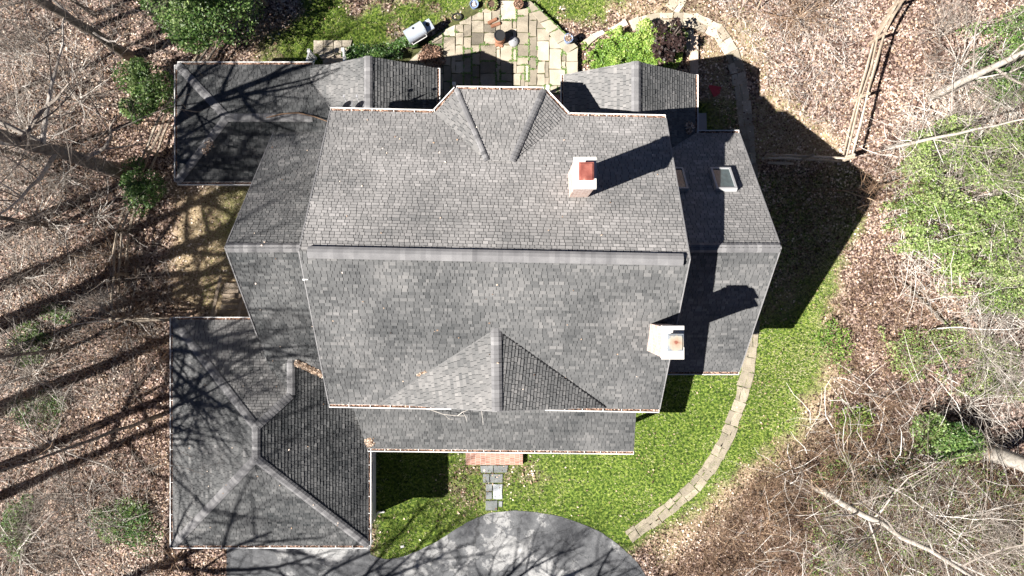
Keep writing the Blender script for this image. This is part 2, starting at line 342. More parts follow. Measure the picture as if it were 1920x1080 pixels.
# ------------------------------------------------------------ driveway
def flat_poly(name, poly, z, mat):
    mb = MB(); mb.poly([G(x, y, z) for x, y in reversed(poly)]); return mb.build(name, mat)
def asphalt():
    m = bpy.data.materials.new('asphalt'); m.use_nodes = True; t = m.node_tree; n = t.nodes; l = t.links; b = n['Principled BSDF']; b.inputs['Roughness'].default_value = .9
    tc = n.new('ShaderNodeTexCoord')
    n1 = n.new('ShaderNodeTexNoise'); n1.inputs['Scale'].default_value = .3; n1.inputs['Detail'].default_value = 13; n1.inputs['Roughness'].default_value = .72; l.new(tc.outputs['Object'], n1.inputs['Vector'])
    r = n.new('ShaderNodeValToRGB'); cr = r.color_ramp; cr.elements[0].position = .40; cr.elements[0].color = (.05, .052, .057, 1); cr.elements[1].position = .60; cr.elements[1].color = (.34, .34, .335, 1)
    e = cr.elements.new(.522); e.color = (.12, .123, .128, 1); e = cr.elements.new(.532); e.color = (.23, .23, .23, 1)
    l.new(n1.outputs[0], r.inputs[0])
    n2 = n.new('ShaderNodeTexNoise'); n2.inputs['Scale'].default_value = 30; n2.inputs['Detail'].default_value = 5; l.new(tc.outputs['Object'], n2.inputs['Vector'])
    mr = n.new('ShaderNodeMapRange'); mr.inputs[3].default_value = .55; mr.inputs[4].default_value = 1.45; l.new(n2.outputs[0], mr.inputs[0])
    # fine cracks
    vo = n.new('ShaderNodeTexVoronoi'); vo.feature = 'DISTANCE_TO_EDGE'; vo.inputs['Scale'].default_value = .9
    ds = n.new('ShaderNodeTexNoise'); ds.inputs['Scale'].default_value = 2.5; ds.inputs['Detail'].default_value = 5; l.new(tc.outputs['Object'], ds.inputs['Vector'])
    ad = n.new('ShaderNodeVectorMath'); ad.operation = 'MULTIPLY_ADD'; ad.inputs[1].default_value = (.7, .7, 0); l.new(ds.outputs['Color'], ad.inputs[0]); l.new(tc.outputs['Object'], ad.inputs[2]); l.new(ad.outputs[0], vo.inputs['Vector'])
    cr2 = n.new('ShaderNodeMapRange'); cr2.inputs[1].default_value = .0; cr2.inputs[2].default_value = .018; cr2.inputs[3].default_value = .45; cr2.inputs[4].default_value = 1; l.new(vo.outputs[0], cr2.inputs[0])
    mu = n.new('ShaderNodeMath'); mu.operation = 'MULTIPLY'; l.new(mr.outputs[0], mu.inputs[0]); l.new(cr2.outputs[0], mu.inputs[1])
    sc = n.new('ShaderNodeVectorMath'); sc.operation = 'SCALE'; l.new(r.outputs[0], sc.inputs[0]); l.new(mu.outputs[0], sc.inputs[3]); l.new(sc.outputs[0], b.inputs['Base Color'])
    bp = n.new('ShaderNodeBump'); bp.inputs['Strength'].default_value = .4; bp.inputs['Distance'].default_value = .01; l.new(n2.outputs[0], bp.inputs['Height']); l.new(bp.outputs[0], b.inputs['Normal'])
    return m
def smooth_closed(poly, k=4):
    out = []; m = len(poly)
    for i in range(m):
        p0, p1, p2, p3 = [np.array(poly[(i + j) % m], float) for j in (-1, 0, 1, 2)]
        if max(np.hypot(*(p1 - p0)), np.hypot(*(p2 - p1)), np.hypot(*(p3 - p2))) > 110: out.append(tuple(p1)); continue
        for s in range(k):
            t = s / k
            out.append(tuple(.5 * ((2 * p1) + (-p0 + p2) * t + (2 * p0 - 5 * p1 + 4 * p2 - p3) * t * t + (-p0 + 3 * p1 - 3 * p2 + p3) * t ** 3) + RNG.normal(0, .5, 2)))
    return out
DRV = smooth_closed(DRIVE)
tag(flat_poly('driveway', DRV, .02, asphalt()), 'grey asphalt driveway with pale worn patches', 'driveway', kind='structure')

# ------------------------------------------------------------ stone paving
def clip(poly, a, b, c):
    """keep a*x+b*y<=c"""
    out = []; m = len(poly)
    for i in range(m):
        p, q = poly[i], poly[(i + 1) % m]; dp = a * p[0] + b * p[1] - c; dq = a * q[0] + b * q[1] - c
        if dp <= 1e-9: out.append(p)
        if (dp < -1e-9 and dq > 1e-9) or (dp > 1e-9 and dq < -1e-9):
            t = dp / (dp - dq); out.append(tuple(p[k] + (q[k] - p[k]) * t for k in range(len(p))))
    return out
def clip_convex(poly, cv):
    m = len(cv); ar = sum(cv[i][0] * cv[(i + 1) % m][1] - cv[(i + 1) % m][0] * cv[i][1] for i in range(m)); s = 1 if ar > 0 else -1
    for i in range(m):
        (x1, y1), (x2, y2) = cv[i], cv[(i + 1) % m]
        nx_, ny_ = s * (y2 - y1), -s * (x2 - x1)
        poly = clip(poly, nx_, ny_, nx_ * x1 + ny_ * y1)
        if len(poly) < 3: return []
    return poly
EDGES = []
def slab(mb, pix, z0, z1, tone, shrink=.9, jit=.8):
    for i_ in range(len(pix)): EDGES.append((pix[i_], pix[(i_ + 1) % len(pix)]))
    cx = sum(p[0] for p in pix) / len(pix); cy = sum(p[1] for p in pix) / len(pix)
    pts = []
    m = len(pix)
    for i in range(m):
        p, q = pix[i], pix[(i + 1) % m]
        pts.append((p[0] + random.uniform(-jit, jit), p[1] + random.uniform(-jit, jit)))
        if math.hypot(q[0] - p[0], q[1] - p[1]) > 14: pts.append(((p[0] + q[0]) / 2 + random.uniform(-jit, jit) * .7, (p[1] + q[1]) / 2 + random.uniform(-jit, jit) * .7))
    def ins(k, e):
        out = []
        for x, y in pts:
            d = math.hypot(x - cx, y - cy) + 1e-6; out.append((cx + (x - cx) * max(.3, 1 - (k) / d), cy + (y - cy) * max(.3, 1 - (k) / d)))
        return [G(x, y, e) for x, y in out]
    lo = ins(shrink, z0); mi = ins(shrink, z1 - .012); hi = ins(shrink + .55, z1); n = len(pts)
    ar = sum(lo[i].x * lo[(i + 1) % n].y - lo[(i + 1) % n].x * lo[i].y for i in range(n))
    vs = lo + mi + hi; fs = [tuple(2 * n + k for k in range(n))] + [(k, (k + 1) % n, n + (k + 1) % n, n + k) for k in range(n)] + [(n + k, n + (k + 1) % n, 2 * n + (k + 1) % n, 2 * n + k) for k in range(n)]
    if ar < 0: fs = [tuple(reversed(f)) for f in fs]
    mb.add(vs, fs, tone)
def walk(mb, line, wd, z, seed, lo=.25, hi=.95, step=(17, 30), two_p=.85):
    random.seed(seed)
    pts = [np.array(p, float) for p in line]; seg = [0]
    for a, b in zip(pts, pts[1:]): seg.append(seg[-1] + np.hypot(*(b - a)))
    def at(s):
        s = max(0, min(seg[-1] - .01, s)); i = max(k for k in range(len(seg) - 1) if seg[k] <= s); t = (s - seg[i]) / (seg[i + 1] - seg[i])
        return pts[i] + (pts[i + 1] - pts[i]) * t
    def fr(s): d = at(s + 18) - at(s - 18); d /= np.hypot(*d) + 1e-9; return at(s), np.array([-d[1], d[0]])
    s = 0
    while s < seg[-1] - 6:
        e = min(seg[-1], s + random.uniform(*step)); c0, n0 = fr(s); c1, n1 = fr(e); sk = random.uniform(-3, 3)
        w0 = wd * random.uniform(.88, 1.08); cuts = [-.5, random.uniform(-.18, .18), .5] if random.random() < two_p else [-.5, .5]
        for a, b in zip(cuts, cuts[1:]):
            off = random.uniform(-2, 2)
            slab(mb, [tuple(c0 + n0 * a * w0 + (c1 - c0) * 0), tuple(c0 + n0 * b * w0), tuple(c1 + n1 * b * w0 + off), tuple(c1 + n1 * a * w0)], z - .09, z, random.uniform(lo, hi), .25, 1.2)
        s = e
mb = MB()
walk(mb, [(1412, 600), (1404, 690), (1388, 750), (1365, 815), (1335, 872), (1300, 915), (1240, 965), (1178, 1006)], 26, .05, 3, .25, .55)
mb2 = MB()
walk(mb2, [(1195, 46), (1240, 38), (1300, 38), (1345, 58), (1370, 95), (1385, 140), (1393, 190), (1400, 250), (1406, 330), (1412, 420)], 28, .06, 8, .35, .85)
walk(mb2, [(1285, -40), (1275, 0), (1255, 24)], 30, .055, 9, .45, .85)
for q in ([(1092, 78), (1108, 66), (1120, 72), (1100, 90)], [(1140, 55), (1172, 36), (1178, 48), (1146, 62)], [(1108, 66), (1130, 56), (1136, 64), (1118, 74)], [(1178, 40), (1196, 30), (1204, 58), (1186, 60)], [(1285, 75), (1308, 72), (1308, 108), (1285, 108)], [(1280, 60), (1300, 56), (1302, 72), (1284, 74)]):
    slab(mb2, q, -.02, .09, random.uniform(.5, .9))
tag(mb.build('path', MAT['flagstone']), 'curved flagstone path across the front lawn to the driveway', 'path', kind='structure')
tag(mb2.build('path', MAT['flagstone']), 'pale flagstone path curving round the back corner bed', 'path', kind='structure')
mb = MB(); random.seed(5)
for q in ([(900, 872), (925, 872), (925, 886), (902, 886)], [(926, 872), (953, 872), (951, 886), (926, 886)], [(905, 888), (918, 888), (918, 905), (906, 905)], [(919, 888), (943, 888), (943, 905), (919, 905)], [(911, 907), (923, 907), (923, 921), (911, 921)], [(924, 907), (942, 907), (942, 936), (924, 936)], [(911, 922), (923, 922), (923, 936), (911, 936)], [(910, 938), (933, 938), (933, 957), (910, 957)], [(935, 939), (942, 939), (942, 950), (935, 950)]):
    slab(mb, q, -.02, .05, random.choice((.25, .35, .45, .55)) if q[0][1] != 907 or q[0][0] != 924 else .98, .4, .5)
tag(mb.build('path', MAT['bluestone']), 'short bluestone walk from the brick step to the driveway', 'path', kind='structure')
# patio, a raised terrace of random squared flags
PATIO = [(1083, 230), (700, 230), (700, 130), (800, 78), (836, 55), (882, 12), (905, 5), (995, 5), (1083, 90)]
EDGES.clear(); mb = MB(); random.seed(11); pz = .24
base = MB(); lo_ = [G(x, y, 0) for x, y in PATIO]; hi_ = [G(x, y, pz - .03) for x, y in PATIO]; n_ = len(PATIO)
base.add(lo_ + hi_, [tuple(n_ + k for k in range(n_))] + [(k, (k + 1) % n_, n_ + (k + 1) % n_, n_ + k) for k in range(n_)], .3)
pb = tag(base.build('patio', MAT['moss']), 'raised patio of squared sandstone flags with mossy joints', 'patio', kind='structure')
occ = set(); cell = 7.6; INNER = [(1060, 230), (700, 230), (700, 130), (800, 78), (836, 55), (882, 12), (905, 5), (980, 5), (1060, 104)]
for j in range(0, 31):
    for i in range(0, 50):
        if (i, j) in occ: continue
        ww, hh = random.choice([(2, 2), (3, 2), (2, 3), (3, 3), (4, 4), (2, 2), (5, 4), (4, 3), (2, 3), (3, 3), (4, 5)])
        while ww > 1 and any((i + a, j) in occ for a in range(ww)): ww -= 1
        for a in range(ww):
            for b in range(hh): occ.add((i + a, j + b))
        x0, y0 = 695 + i * cell, 4 + j * cell
        pl = clip_convex([(x0, y0), (x0 + ww * cell, y0), (x0 + ww * cell, y0 + hh * cell), (x0, y0 + hh * cell)], INNER)
        if len(pl) >= 3:
            a_ = abs(sum(pl[k][0] * pl[(k + 1) % len(pl)][1] - pl[(k + 1) % len(pl)][0] * pl[k][1] for k in range(len(pl)))) / 2
            if a_ > 25: slab(mb, pl, pz - .03, pz + random.uniform(.010, .024), min(.78, max(0, random.gauss(.50, .17))), .75, 1.0)
a0, a1 = np.array((995, 6)), np.array((1083, 91)); b0, b1 = np.array((980, 8)), np.array((1060, 106))
for k in range(5):
    s, e = k / 5, (k + 1) / 5; slab(mb, [tuple(a0 + (a1 - a0) * s), tuple(a0 + (a1 - a0) * e), tuple(b0 + (b1 - b0) * e), tuple(b0 + (b1 - b0) * s)], pz - .03, pz + .03, random.uniform(.4, .6), .5, .4)
for k in range(5):
    s, e = 93 + k * 26, 93 + (k + 1) * 26; slab(mb, [(1083, s), (1083, e), (1061, e), (1061, s + (10 if k == 0 else 0))], pz - .03, pz + .03, random.uniform(.55, .85), .5, .5)
tag(mb.build('paving', MAT['flagstone'], pb)); PEDGE = list(EDGES)
mb = MB(); random.seed(2)
for q in ([(588, 76), (607, 76), (607, 101), (588, 101)], [(607, 76), (626, 76), (626, 88), (607, 88)], [(607, 88), (626, 88), (626, 101), (607, 101)], [(626, 76), (642, 76), (642, 101), (626, 101)], [(642, 76), (662, 75), (658, 89), (642, 89)], [(642, 90), (656, 90), (655, 100), (642, 100)], [(598, 101), (630, 101), (622, 112), (602, 112)]):
    slab(mb, q, -.02, .07, random.uniform(.55, .75), .6, .4)
tag(mb.build('path', MAT['flagstone']), 'small sandstone landing at the foot of the white rail', 'path', kind='structure')
tag(MB.build((lambda m: (m.box(G(1300, 143, .08), 15 * U, 150 * U, .16), m)[1])(MB()), 'path', MAT['walk_brick']), 'narrow tan brick walk beside the dark leaved shrub', 'path', kind='structure')

# ------------------------------------------------------------ HOUSE
house = thing('house', G(965, 500, 0), 'large grey shingled house with white gutters, two chimneys and several roof wings', 'house')
EXPO = .118
def plane_frame(pts):
    n = Vector((0, 0, 0)); m = len(pts)
    for i in range(m):
        a, b = pts[i], pts[(i + 1) % m]; n += Vector(((a.y - b.y) * (a.z + b.z), (a.z - b.z) * (a.x + b.x), (a.x - b.x) * (a.y + b.y)))
    n.normalize()
    if n.z < 0: n = -n
    s = (Vector((0, 0, 1)) - n * n.z).normalized(); u = s.cross(n).normalized()
    return n, s, u
def roof_plane(mb, slabmb, pts, bias=0.0, thick=.16, GAP=.008):
    n, s, u = plane_frame(pts); o = sum(pts, Vector()) / len(pts)
    P2 = [((p - o).dot(u), (p - o).dot(s)) for p in pts]
    v0 = min(p[1] for p in P2) - .012; v1 = max(p[1] for p in P2)
    def pt(a, b, h): return o + u * a + s * b + n * h
    nc = int((v1 - v0) / EXPO) + 1
    mb.poly([pt(q_[0], q_[1], .0012) for q_ in P2], .0)      # felt under the shingles, seen in the joints
    for k in range(nc):
        b0, b1 = v0 + k * EXPO, v0 + (k + 1) * EXPO
        st = clip(clip(P2, 0, -1, -b0), 0, 1, b1)
        if len(st) < 3: continue
        a = min(p[0] for p in st) - random.uniform(0, .2); amax = max(p[0] for p in st)
        crs = random.gauss(0, .02)
        while a < amax:
            wdt = random.choice((.12, .15, .18, .21, .25)) ; e = a + wdt
            pc = clip(clip(st, -1, 0, -a - GAP), 1, 0, e - GAP); a = e
            if len(pc) < 3: continue
            th = random.choice((.020, .020, .028)); r = random.random()
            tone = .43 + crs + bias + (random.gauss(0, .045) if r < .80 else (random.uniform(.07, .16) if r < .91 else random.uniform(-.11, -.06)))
            m_ = len(pc); top = []
            hs = [.003 + th * (1 - (q[1] - b0) / EXPO) for q in pc]
            ar = sum(pc[i][0] * pc[(i + 1) % m_][1] - pc[(i + 1) % m_][0] * pc[i][1] for i in range(m_))
            vs = [pt(q[0], q[1], h_) for q, h_ in zip(pc, hs)] + [pt(q[0], q[1], .0) for q in pc]
            mb.add(vs, [tuple(range(m_))], max(0, min(1, tone)))
            mb.add(vs, [(m_ + i, m_ + (i + 1) % m_, (i + 1) % m_, i) for i in range(m_)], .12)
    vs = [pt(q[0], q[1], -.001) for q in P2] + [pt(q[0], q[1], 0) - Vector((0, 0, thick)) for q in P2]; m_ = len(P2)
    slabmb.add(vs, [tuple(range(m_)), tuple(reversed(range(m_, 2 * m_)))] + [(m_ + i, m_ + (i + 1) % m_, (i + 1) % m_, i) for i in range(m_)], .5)
    return n
def cap_run(mb, a, b, n1, n2, wd=.17, h=.034, rise=0.0, step=.14):
    """ridge or hip shingles, lapped, folded over the line a-b"""
    a, b = Vector(a), Vector(b); d = b - a; L = d.length; d.normalize(); up = (n1 + n2).normalized()
    def side(n): 
        t = n.cross(d).normalized(); m_ = n1 if n is n2 else n2
        return t if t.dot(m_) < 0 else -t
    s1, s2 = side(n1), side(n2); k = int(L / step)
    for i in range(k + 1):
        p0 = a + d * (i * step); p1 = a + d * min(L, (i + 1) * step + .01); h0, h1 = h + .012 + rise, h + rise
        if (p1 - p0).length < .02: continue
        vs = []
        for p, hh in ((p0, h0), (p1, h1)):
            vs += [p + s1 * wd + n1 * (hh + .004), p + s1 * wd * .35 + n1 * (hh + .018), p + s2 * wd * .35 + n2 * (hh + .018), p + s2 * wd + n2 * (hh + .004), p + s2 * wd + n2 * .0, p + s1 * wd + n1 * .0]
        fs = [(i_, (i_ + 1) % 6, 6 + (i_ + 1) % 6, 6 + i_) for i_ in range(6)] + [(0, 5, 4, 3, 2, 1), (6, 7, 8, 9, 10, 11)]
        mb.add(vs, fs, min(1, max(0, random.gauss(.5, .1))))
def gutter(a, b, out, label=None, debris=True, straps=True, wd=.10, ext=.0):
    a, b, out = Vector(a), Vector(b), Vector(out).normalized(); d = (b - a).normalized(); a = a - d * ext; b = b + d * ext
    g = MB(); dz = Vector((0, 0, 1))
    def slabbox(o0, o1, z0, z1):
        vs = [a + out * o0 + dz * z0, a + out * o1 + dz * z0, a + out * o1 + dz * z1, a + out * o0 + dz * z1]; vs += [p + (b - a) for p in vs]
        g.add(vs, [(0, 1, 2, 3), (7, 6, 5, 4), (0, 4, 5, 1), (1, 5, 6, 2), (2, 6, 7, 3), (3, 7, 4, 0)], .7)
    slabbox(.004, .018, -.14, -.012); slabbox(.018, wd, -.14, -.125); slabbox(wd - .002, wd + .030, -.14, .006)
    for p in (a, b): g.box(p + out * wd * .5 + dz * -.07, .012 if abs(d.x) > .5 else wd, .012 if abs(d.y) > .5 else wd, .13, 0, .7)
    if straps:
        L = (b - a).length; k = int(L / .62)
        for i in range(1, k):
            p = a + d * (L * i / k + random.uniform(-.03, .03)); g.bar(p + dz * .004, p + out * wd + dz * .004, .022, .012)
    go = g.build('gutter', MAT['white_trim'], house)
    if debris:
        L = (b - a).length; k = max(2, int(L / .05)); m = MB(); rows = 4; vs = []
        for i in range(k + 1):
            for j in range(rows):
                vs.append(a + d * (L * i / k) + out * (.019 + (wd - .023) * j / (rows - 1)) + dz * (-.045 + random.uniform(-.03, .03)))
        m.add(vs, [(i * rows + j, (i + 1) * rows + j, (i + 1) * rows + j + 1, i * rows + j + 1) for i in range(k) for j in range(rows - 1)])
        for i, f in enumerate(m.f): m.t[i] = random.uniform(.1, .95)
        m.build('leaf_debris', MAT['debris'], go)
    return go
def walls(poly_tops, label=None):
    """poly_tops: footprint (x,y in plan units, t of wall top)"""
    m = MB(); n = len(poly_tops); lo = [W(x, y, 0) for x, y, t in poly_tops]; hi = [W(x, y, t) for x, y, t in poly_tops]
    m.add(lo + hi, [(k, (k + 1) % n, n + (k + 1) % n, n + k) for k in range(n)] + [tuple(n + k for k in range(n))], .6)
    return m.build('wall', MAT['white_siding'], house)
random.seed(21)
SE_TONE, N_TONE = -.11, .24      # slope brightness set in the shingle tone: south and east darker, north paler
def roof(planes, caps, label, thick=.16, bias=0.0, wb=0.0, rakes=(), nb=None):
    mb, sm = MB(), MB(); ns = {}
    for key, pts in planes.items(): ns[key] = roof_plane(mb, sm, pts, bias + (SE_TONE if key in ('S', 'E') else wb if key in ('W', 'LW', 'BW') else (N_TONE if nb is None else nb)), thick)
    r = mb.build('roof', MAT['shingle'], house); r['label'] = label
    sm.build('fascia', MAT['white_trim'], r)
    if rakes:
        for a, b, sx in rakes:
            rm = MB(); o = Vector((sx * .012, 0, .012)); rm.bar(Vector(a) + o, Vector(b) + o, .035, .03, tone=.7); rm.build('rake_edge', MAT['ridge_shingle'], r)
    if caps:
        for a, b, k1, k2, wd in caps:
            cm = MB(); cap_run(cm, a, b, ns[k1], ns[k2], wd); cm.build('ridge_cap', MAT['ridge_shingle'], r)
    return r, ns
# main roof
TR, TE = .317, .205
RL, RR = P(561, 470, TR), P(1293, 485, TR); NL, NR = P(620, 208, TE), P(1248, 222, TE); SL, SR = P(617, 757, TE), P(1236, 767, TE)
b1, b2, b3, b4 = P(815, 212.5, TE), P(856, 168, TE), P(1019, 170, TE), P(1065, 218, TE); bA, bB = P(913, 302, .2475), P(960, 303, .2475)
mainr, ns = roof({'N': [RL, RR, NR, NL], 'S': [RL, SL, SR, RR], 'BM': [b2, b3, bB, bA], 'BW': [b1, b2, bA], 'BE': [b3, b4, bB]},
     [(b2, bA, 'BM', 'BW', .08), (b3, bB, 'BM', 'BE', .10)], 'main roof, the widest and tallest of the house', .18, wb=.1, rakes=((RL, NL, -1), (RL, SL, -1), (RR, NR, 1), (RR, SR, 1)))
# raised ridge vent
vm = MB(); a, b = P(578, 473, TR), P(1280, 487, TR); d = (b - a).normalized(); L = (b - a).length; k = int(L / .15)
sd = Vector((-d.y, d.x, 0))
for i in range(k):
    p0 = a + d * (i * L / k); p1 = a + d * ((i + 1) * L / k + .006); vs = []
    for p, e in ((p0, .006), (p1, 0)):
        for o, z in ((-.18, -.12), (-.18, -.015), (-.10, .045), (0, .075), (.10, .045), (.18, -.015), (.18, -.12)): vs.append(p + sd * o + Vector((0, 0, z + .05 + e)))
    vm.add(vs, [(j, 7 + j, 8 + j, j + 1) for j in range(6)] + [tuple(range(7)), tuple(reversed(range(7, 14)))], min(1, max(0, random.gauss(.56, .05))))
vm.build('ridge_vent', MAT['ridge_shingle'], mainr)
# dormer gable on the south slope
dN, dS, dW, dE = P(930, 615, .2665), P(932, 771, .262), P(712, 757, .2075), P(1136, 764, .2075)
roof({'W': [dN, dS, dW], 'E': [dN, dE, dS]}, [(dN, dS, 'W', 'E', .165)], 'front cross gable roof over the porch', .16, wb=.05, rakes=((dS, dW + Vector((.3, 0, 0)), 0), (dS, dE + Vector((-.3, 0, 0)), 0)))
for e in (dW, dE): vm = MB(); vm.bar(dN + Vector((0, -.03, .012)), Vector(e) + Vector((0, 0, .012)), .05, .02, tone=.0); vm.build('valley', MAT['black_metal'], mainr)
# left wing
LW = -396
a, b = W(LW, -59, .27), W(-250, -59, .27)
roof({'N': [a, b, W(-250, -266, .1185), W(LW, -266, .1185)], 'S': [a, W(LW, 146, .122), W(-250, 146, .122), b]}, [(a, b, 'N', 'S', .165)], 'left wing roof, partly in branch shadow', bias=-.15, nb=.12, rakes=((a, W(LW, -266, .1185), -1), (a, W(LW, 70, .178), -1)))  # bias puts branch shade and stain into the shingle tone
# right wing
RWX = 364
a, b = W(205, -59, .27), W(RWX, -59, .27)
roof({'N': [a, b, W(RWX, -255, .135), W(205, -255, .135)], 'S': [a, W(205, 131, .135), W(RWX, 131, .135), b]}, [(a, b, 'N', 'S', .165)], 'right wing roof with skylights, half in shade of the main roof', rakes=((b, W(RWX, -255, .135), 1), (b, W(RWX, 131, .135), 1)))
# garage hip roof with the short link ridge
tg, tr = .099, .168
gNW, gSW, gSE = W(-577, 50, tg), W(-577, 430, tg), W(-248, 430, tg); r1, r2 = W(-404, 213, tr), W(-404, 262, tr)
k1, k2 = W(-358, 167, .148), W(-358, 100, .148)
eN = W(-248, 150, tg)
roof({'W': [gNW, gSW, r2, r1], 'S': [gSW, gSE, r2], 'N': [gNW, r1, k1, W(-412, 108, .1237), W(-412, 50, tg)], 'E': [gSE, eN, W(-358, 100, .148), k1, r1, r2], 'LW': [k1, k2, W(-412, 100, .124), W(-412, 108, .124)]},
     [(gNW, r1, 'N', 'W', .15), (gSW, r2, 'W', 'S', .15), (gSE, r2, 'E', 'S', .15), (r1, r2, 'W', 'E', .15), (k1, r1, 'N', 'E', .15), (k2, k1, 'LW', 'E', .15)], 'hipped garage roof at the lower left', bias=-.11)  # bias adds tree shading to the garage shingle tone
# low rear left roof
q = [W(-569, -381, .10), W(-569, -184, .10), W(-471, -283, .128)]
roof({'W': [q[0], q[1], q[2]], 'N': [q[0], q[2], W(-300, -283, .128), W(-230, -381, .10)], 'S': [q[1], W(-330, -184, .10), W(-262, -184, .10), W(-262, -283, .128), q[2]]},
     [(q[0], q[2], 'N', 'W', .15), (q[1], q[2], 'W', 'S', .15), (q[2], W(-330, -283, .128), 'N', 'S', .15)], 'low rear left roof, darkest and dappled with branch shadows', bias=-.20, nb=-.08, wb=-.06)  # bias darkens these shingles for branch shade and staining
# rear gables
rg1, rg1s = W(-233, -373, .152), W(-233, -245, .152)
roof({'W': [rg1, rg1s, W(-302, -245, .1244), W(-302, -297, .1244), W(-341, -351, .1088), W(-341, -371, .1088)], 'E': [rg1, W(-130, -371, .1108), W(-130, -245, .1108), rg1s]}, [(rg1, rg1s, 'W', 'E', .15)], 'rear left gable roof by the patio', bias=-.06, wb=.02)
rg2, rg2s = W(186, -351, .184), W(186, -184, .184)
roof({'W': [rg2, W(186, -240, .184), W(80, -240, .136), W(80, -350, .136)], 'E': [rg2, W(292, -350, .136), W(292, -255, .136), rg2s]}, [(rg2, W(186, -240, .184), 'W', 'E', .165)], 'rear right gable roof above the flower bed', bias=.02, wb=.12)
# porch
roof({'S': [W(-275, 165, .125), W(-248, 266, .10), W(201, 271, .10), W(201, 168, .125)]}, None, 'low shed roof of the front porch', bias=-.04)
OUT_N, OUT_S, OUT_W, OUT_E = (0, 1, 0), (0, -1, 0), (-1, 0, 0), (1, 0, 0)
gutter(NL, b1, OUT_N); gutter(b1, b2, (-.7, .7, 0), straps=False); gutter(b2, b3, OUT_N); gutter(b3, b4, (.7, .7, 0), straps=False); gutter(b4, NR, OUT_N)
gutter(SL, P(846, 761, TE), OUT_S); gutter(P(1022, 763, TE), SR, OUT_S)
gutter(gNW, gSW, OUT_W, ext=.1); gutter(gSW, gSE, OUT_S); gutter(gNW, W(-398, 50, tg), OUT_N); gutter(W(-248, 266, tg), gSE, OUT_E)
gutter(W(-248, 266, .10), W(201, 271, .10), OUT_S)
gutter(W(205, 131, .135), W(RWX, 131, .135), OUT_S, straps=False); gutter(W(296, -255, .135), W(RWX, -255, .135), OUT_N, straps=False)
gutter(q[0], q[1], OUT_W, straps=False); gutter(q[0], W(-341, -381, .10), OUT_N, straps=False); gutter(q[1], W(-400, -184, .10), OUT_S, straps=False)
gutter(W(-130, -371, .1108), W(-130, -262, .1108), OUT_E, straps=False); gutter(W(292, -350, .136), W(292, -255, .136), OUT_E, straps=False); gutter(W(80, -350, .136), W(80, -262, .136), OUT_W, straps=False)
# walls under the roofs (plan units)
def gable_walls(x0, x1, y0, y1, te, yr, trr):
    m = MB(); e = .008
    prof = [(y0, 0), (y1, 0), (y1, te - e), (yr, trr - e), (y0, te - e)]; n = 5
    vs = [W(x0, y, t) for y, t in prof] + [W(x1, y, t) for y, t in prof]
    m.add(vs, [tuple(range(n)), tuple(reversed(range(n, 2 * n)))] + [(n + k, n + (k + 1) % n, (k + 1) % n, k) for k in range(n)], .6)
    return m.build('wall', MAT['white_siding'], house)
mw = gable_walls(-262, 210, -250, 160, .205, -46, .311)
gable_walls(-385, -262.5, -248, 130, .125, -59, .262); gable_walls(210.5, 353, -244, 120, .138, -59, .262)
walls([(-565, 62, .095), (-565, 418, .095), (-260, 418, .095), (-260, 131, .095), (-384, 131, .095), (-384, 62, .095)])
walls([(-557, -369, .096), (-386, -369, .096), (-386, -196, .096), (-557, -196, .096)])
walls([(-330, -360, .102), (-142, -360, .102), (-142, -251, .102), (-330, -251, .102)]); walls([(92, -338, .13), (280, -338, .13), (280, -245, .13), (92, -245, .13)])
walls([(-115, -250.5, .198), (-88, -286, .198), (40, -286, .198), (70, -250.5, .198)])
m = MB(); tri = [(-190, .200), (126, .200), (-25, .255)]
m.add([W(x, 161.5, t) for x, t in tri] + [W(x, 120, t) for x, t in tri], [(0, 1, 2), (5, 4, 3), (0, 3, 4, 1), (1, 4, 5, 2), (2, 5, 3, 0)], .6); m.build('gable_wall', MAT['white_siding'], house)
# porch deck and posts, brick step
m = MB(); m.box((W(-32, 215, 0) + Vector((0, 0, .145))), 440 * U, 100 * U, .34, tone=.6); m.build('porch_floor', MAT['concrete'], house)
for x in (-225, -130, -35, 60, 125, 190):
    m = MB(); p = W(x, 258, 0); m.box(p + Vector((0, 0, 1.6)), .16, .16, 2.5); m.box(p + Vector((0, 0, .42)), .22, .22, .14); m.box(p + Vector((0, 0, 2.8)), .22, .22, .1); m.build('porch_post', MAT['white_trim'], house)
m = MB(); m.box(G(927, 852, .12), 106 * U, 34 * U, .24); m.box(G(927, 838, .22), 106 * U, 26 * U, .2); m.build('step', MAT['step_brick'], house)['label'] = 'pinkish brick front step'
# downspout
def spout(p, z):
    m = MB(); m.tube([p + Vector((-.10, 0, z)), p + Vector((0, 0, z - .2)), p + Vector((0, 0, .12)), p + Vector((.25, 0, .05))], .045, 8); m.build('downspout', MAT['white_trim'], house)
spout(W(-255, 414, 0), 2.9); spout(W(-123, -270, 0), 3.2)
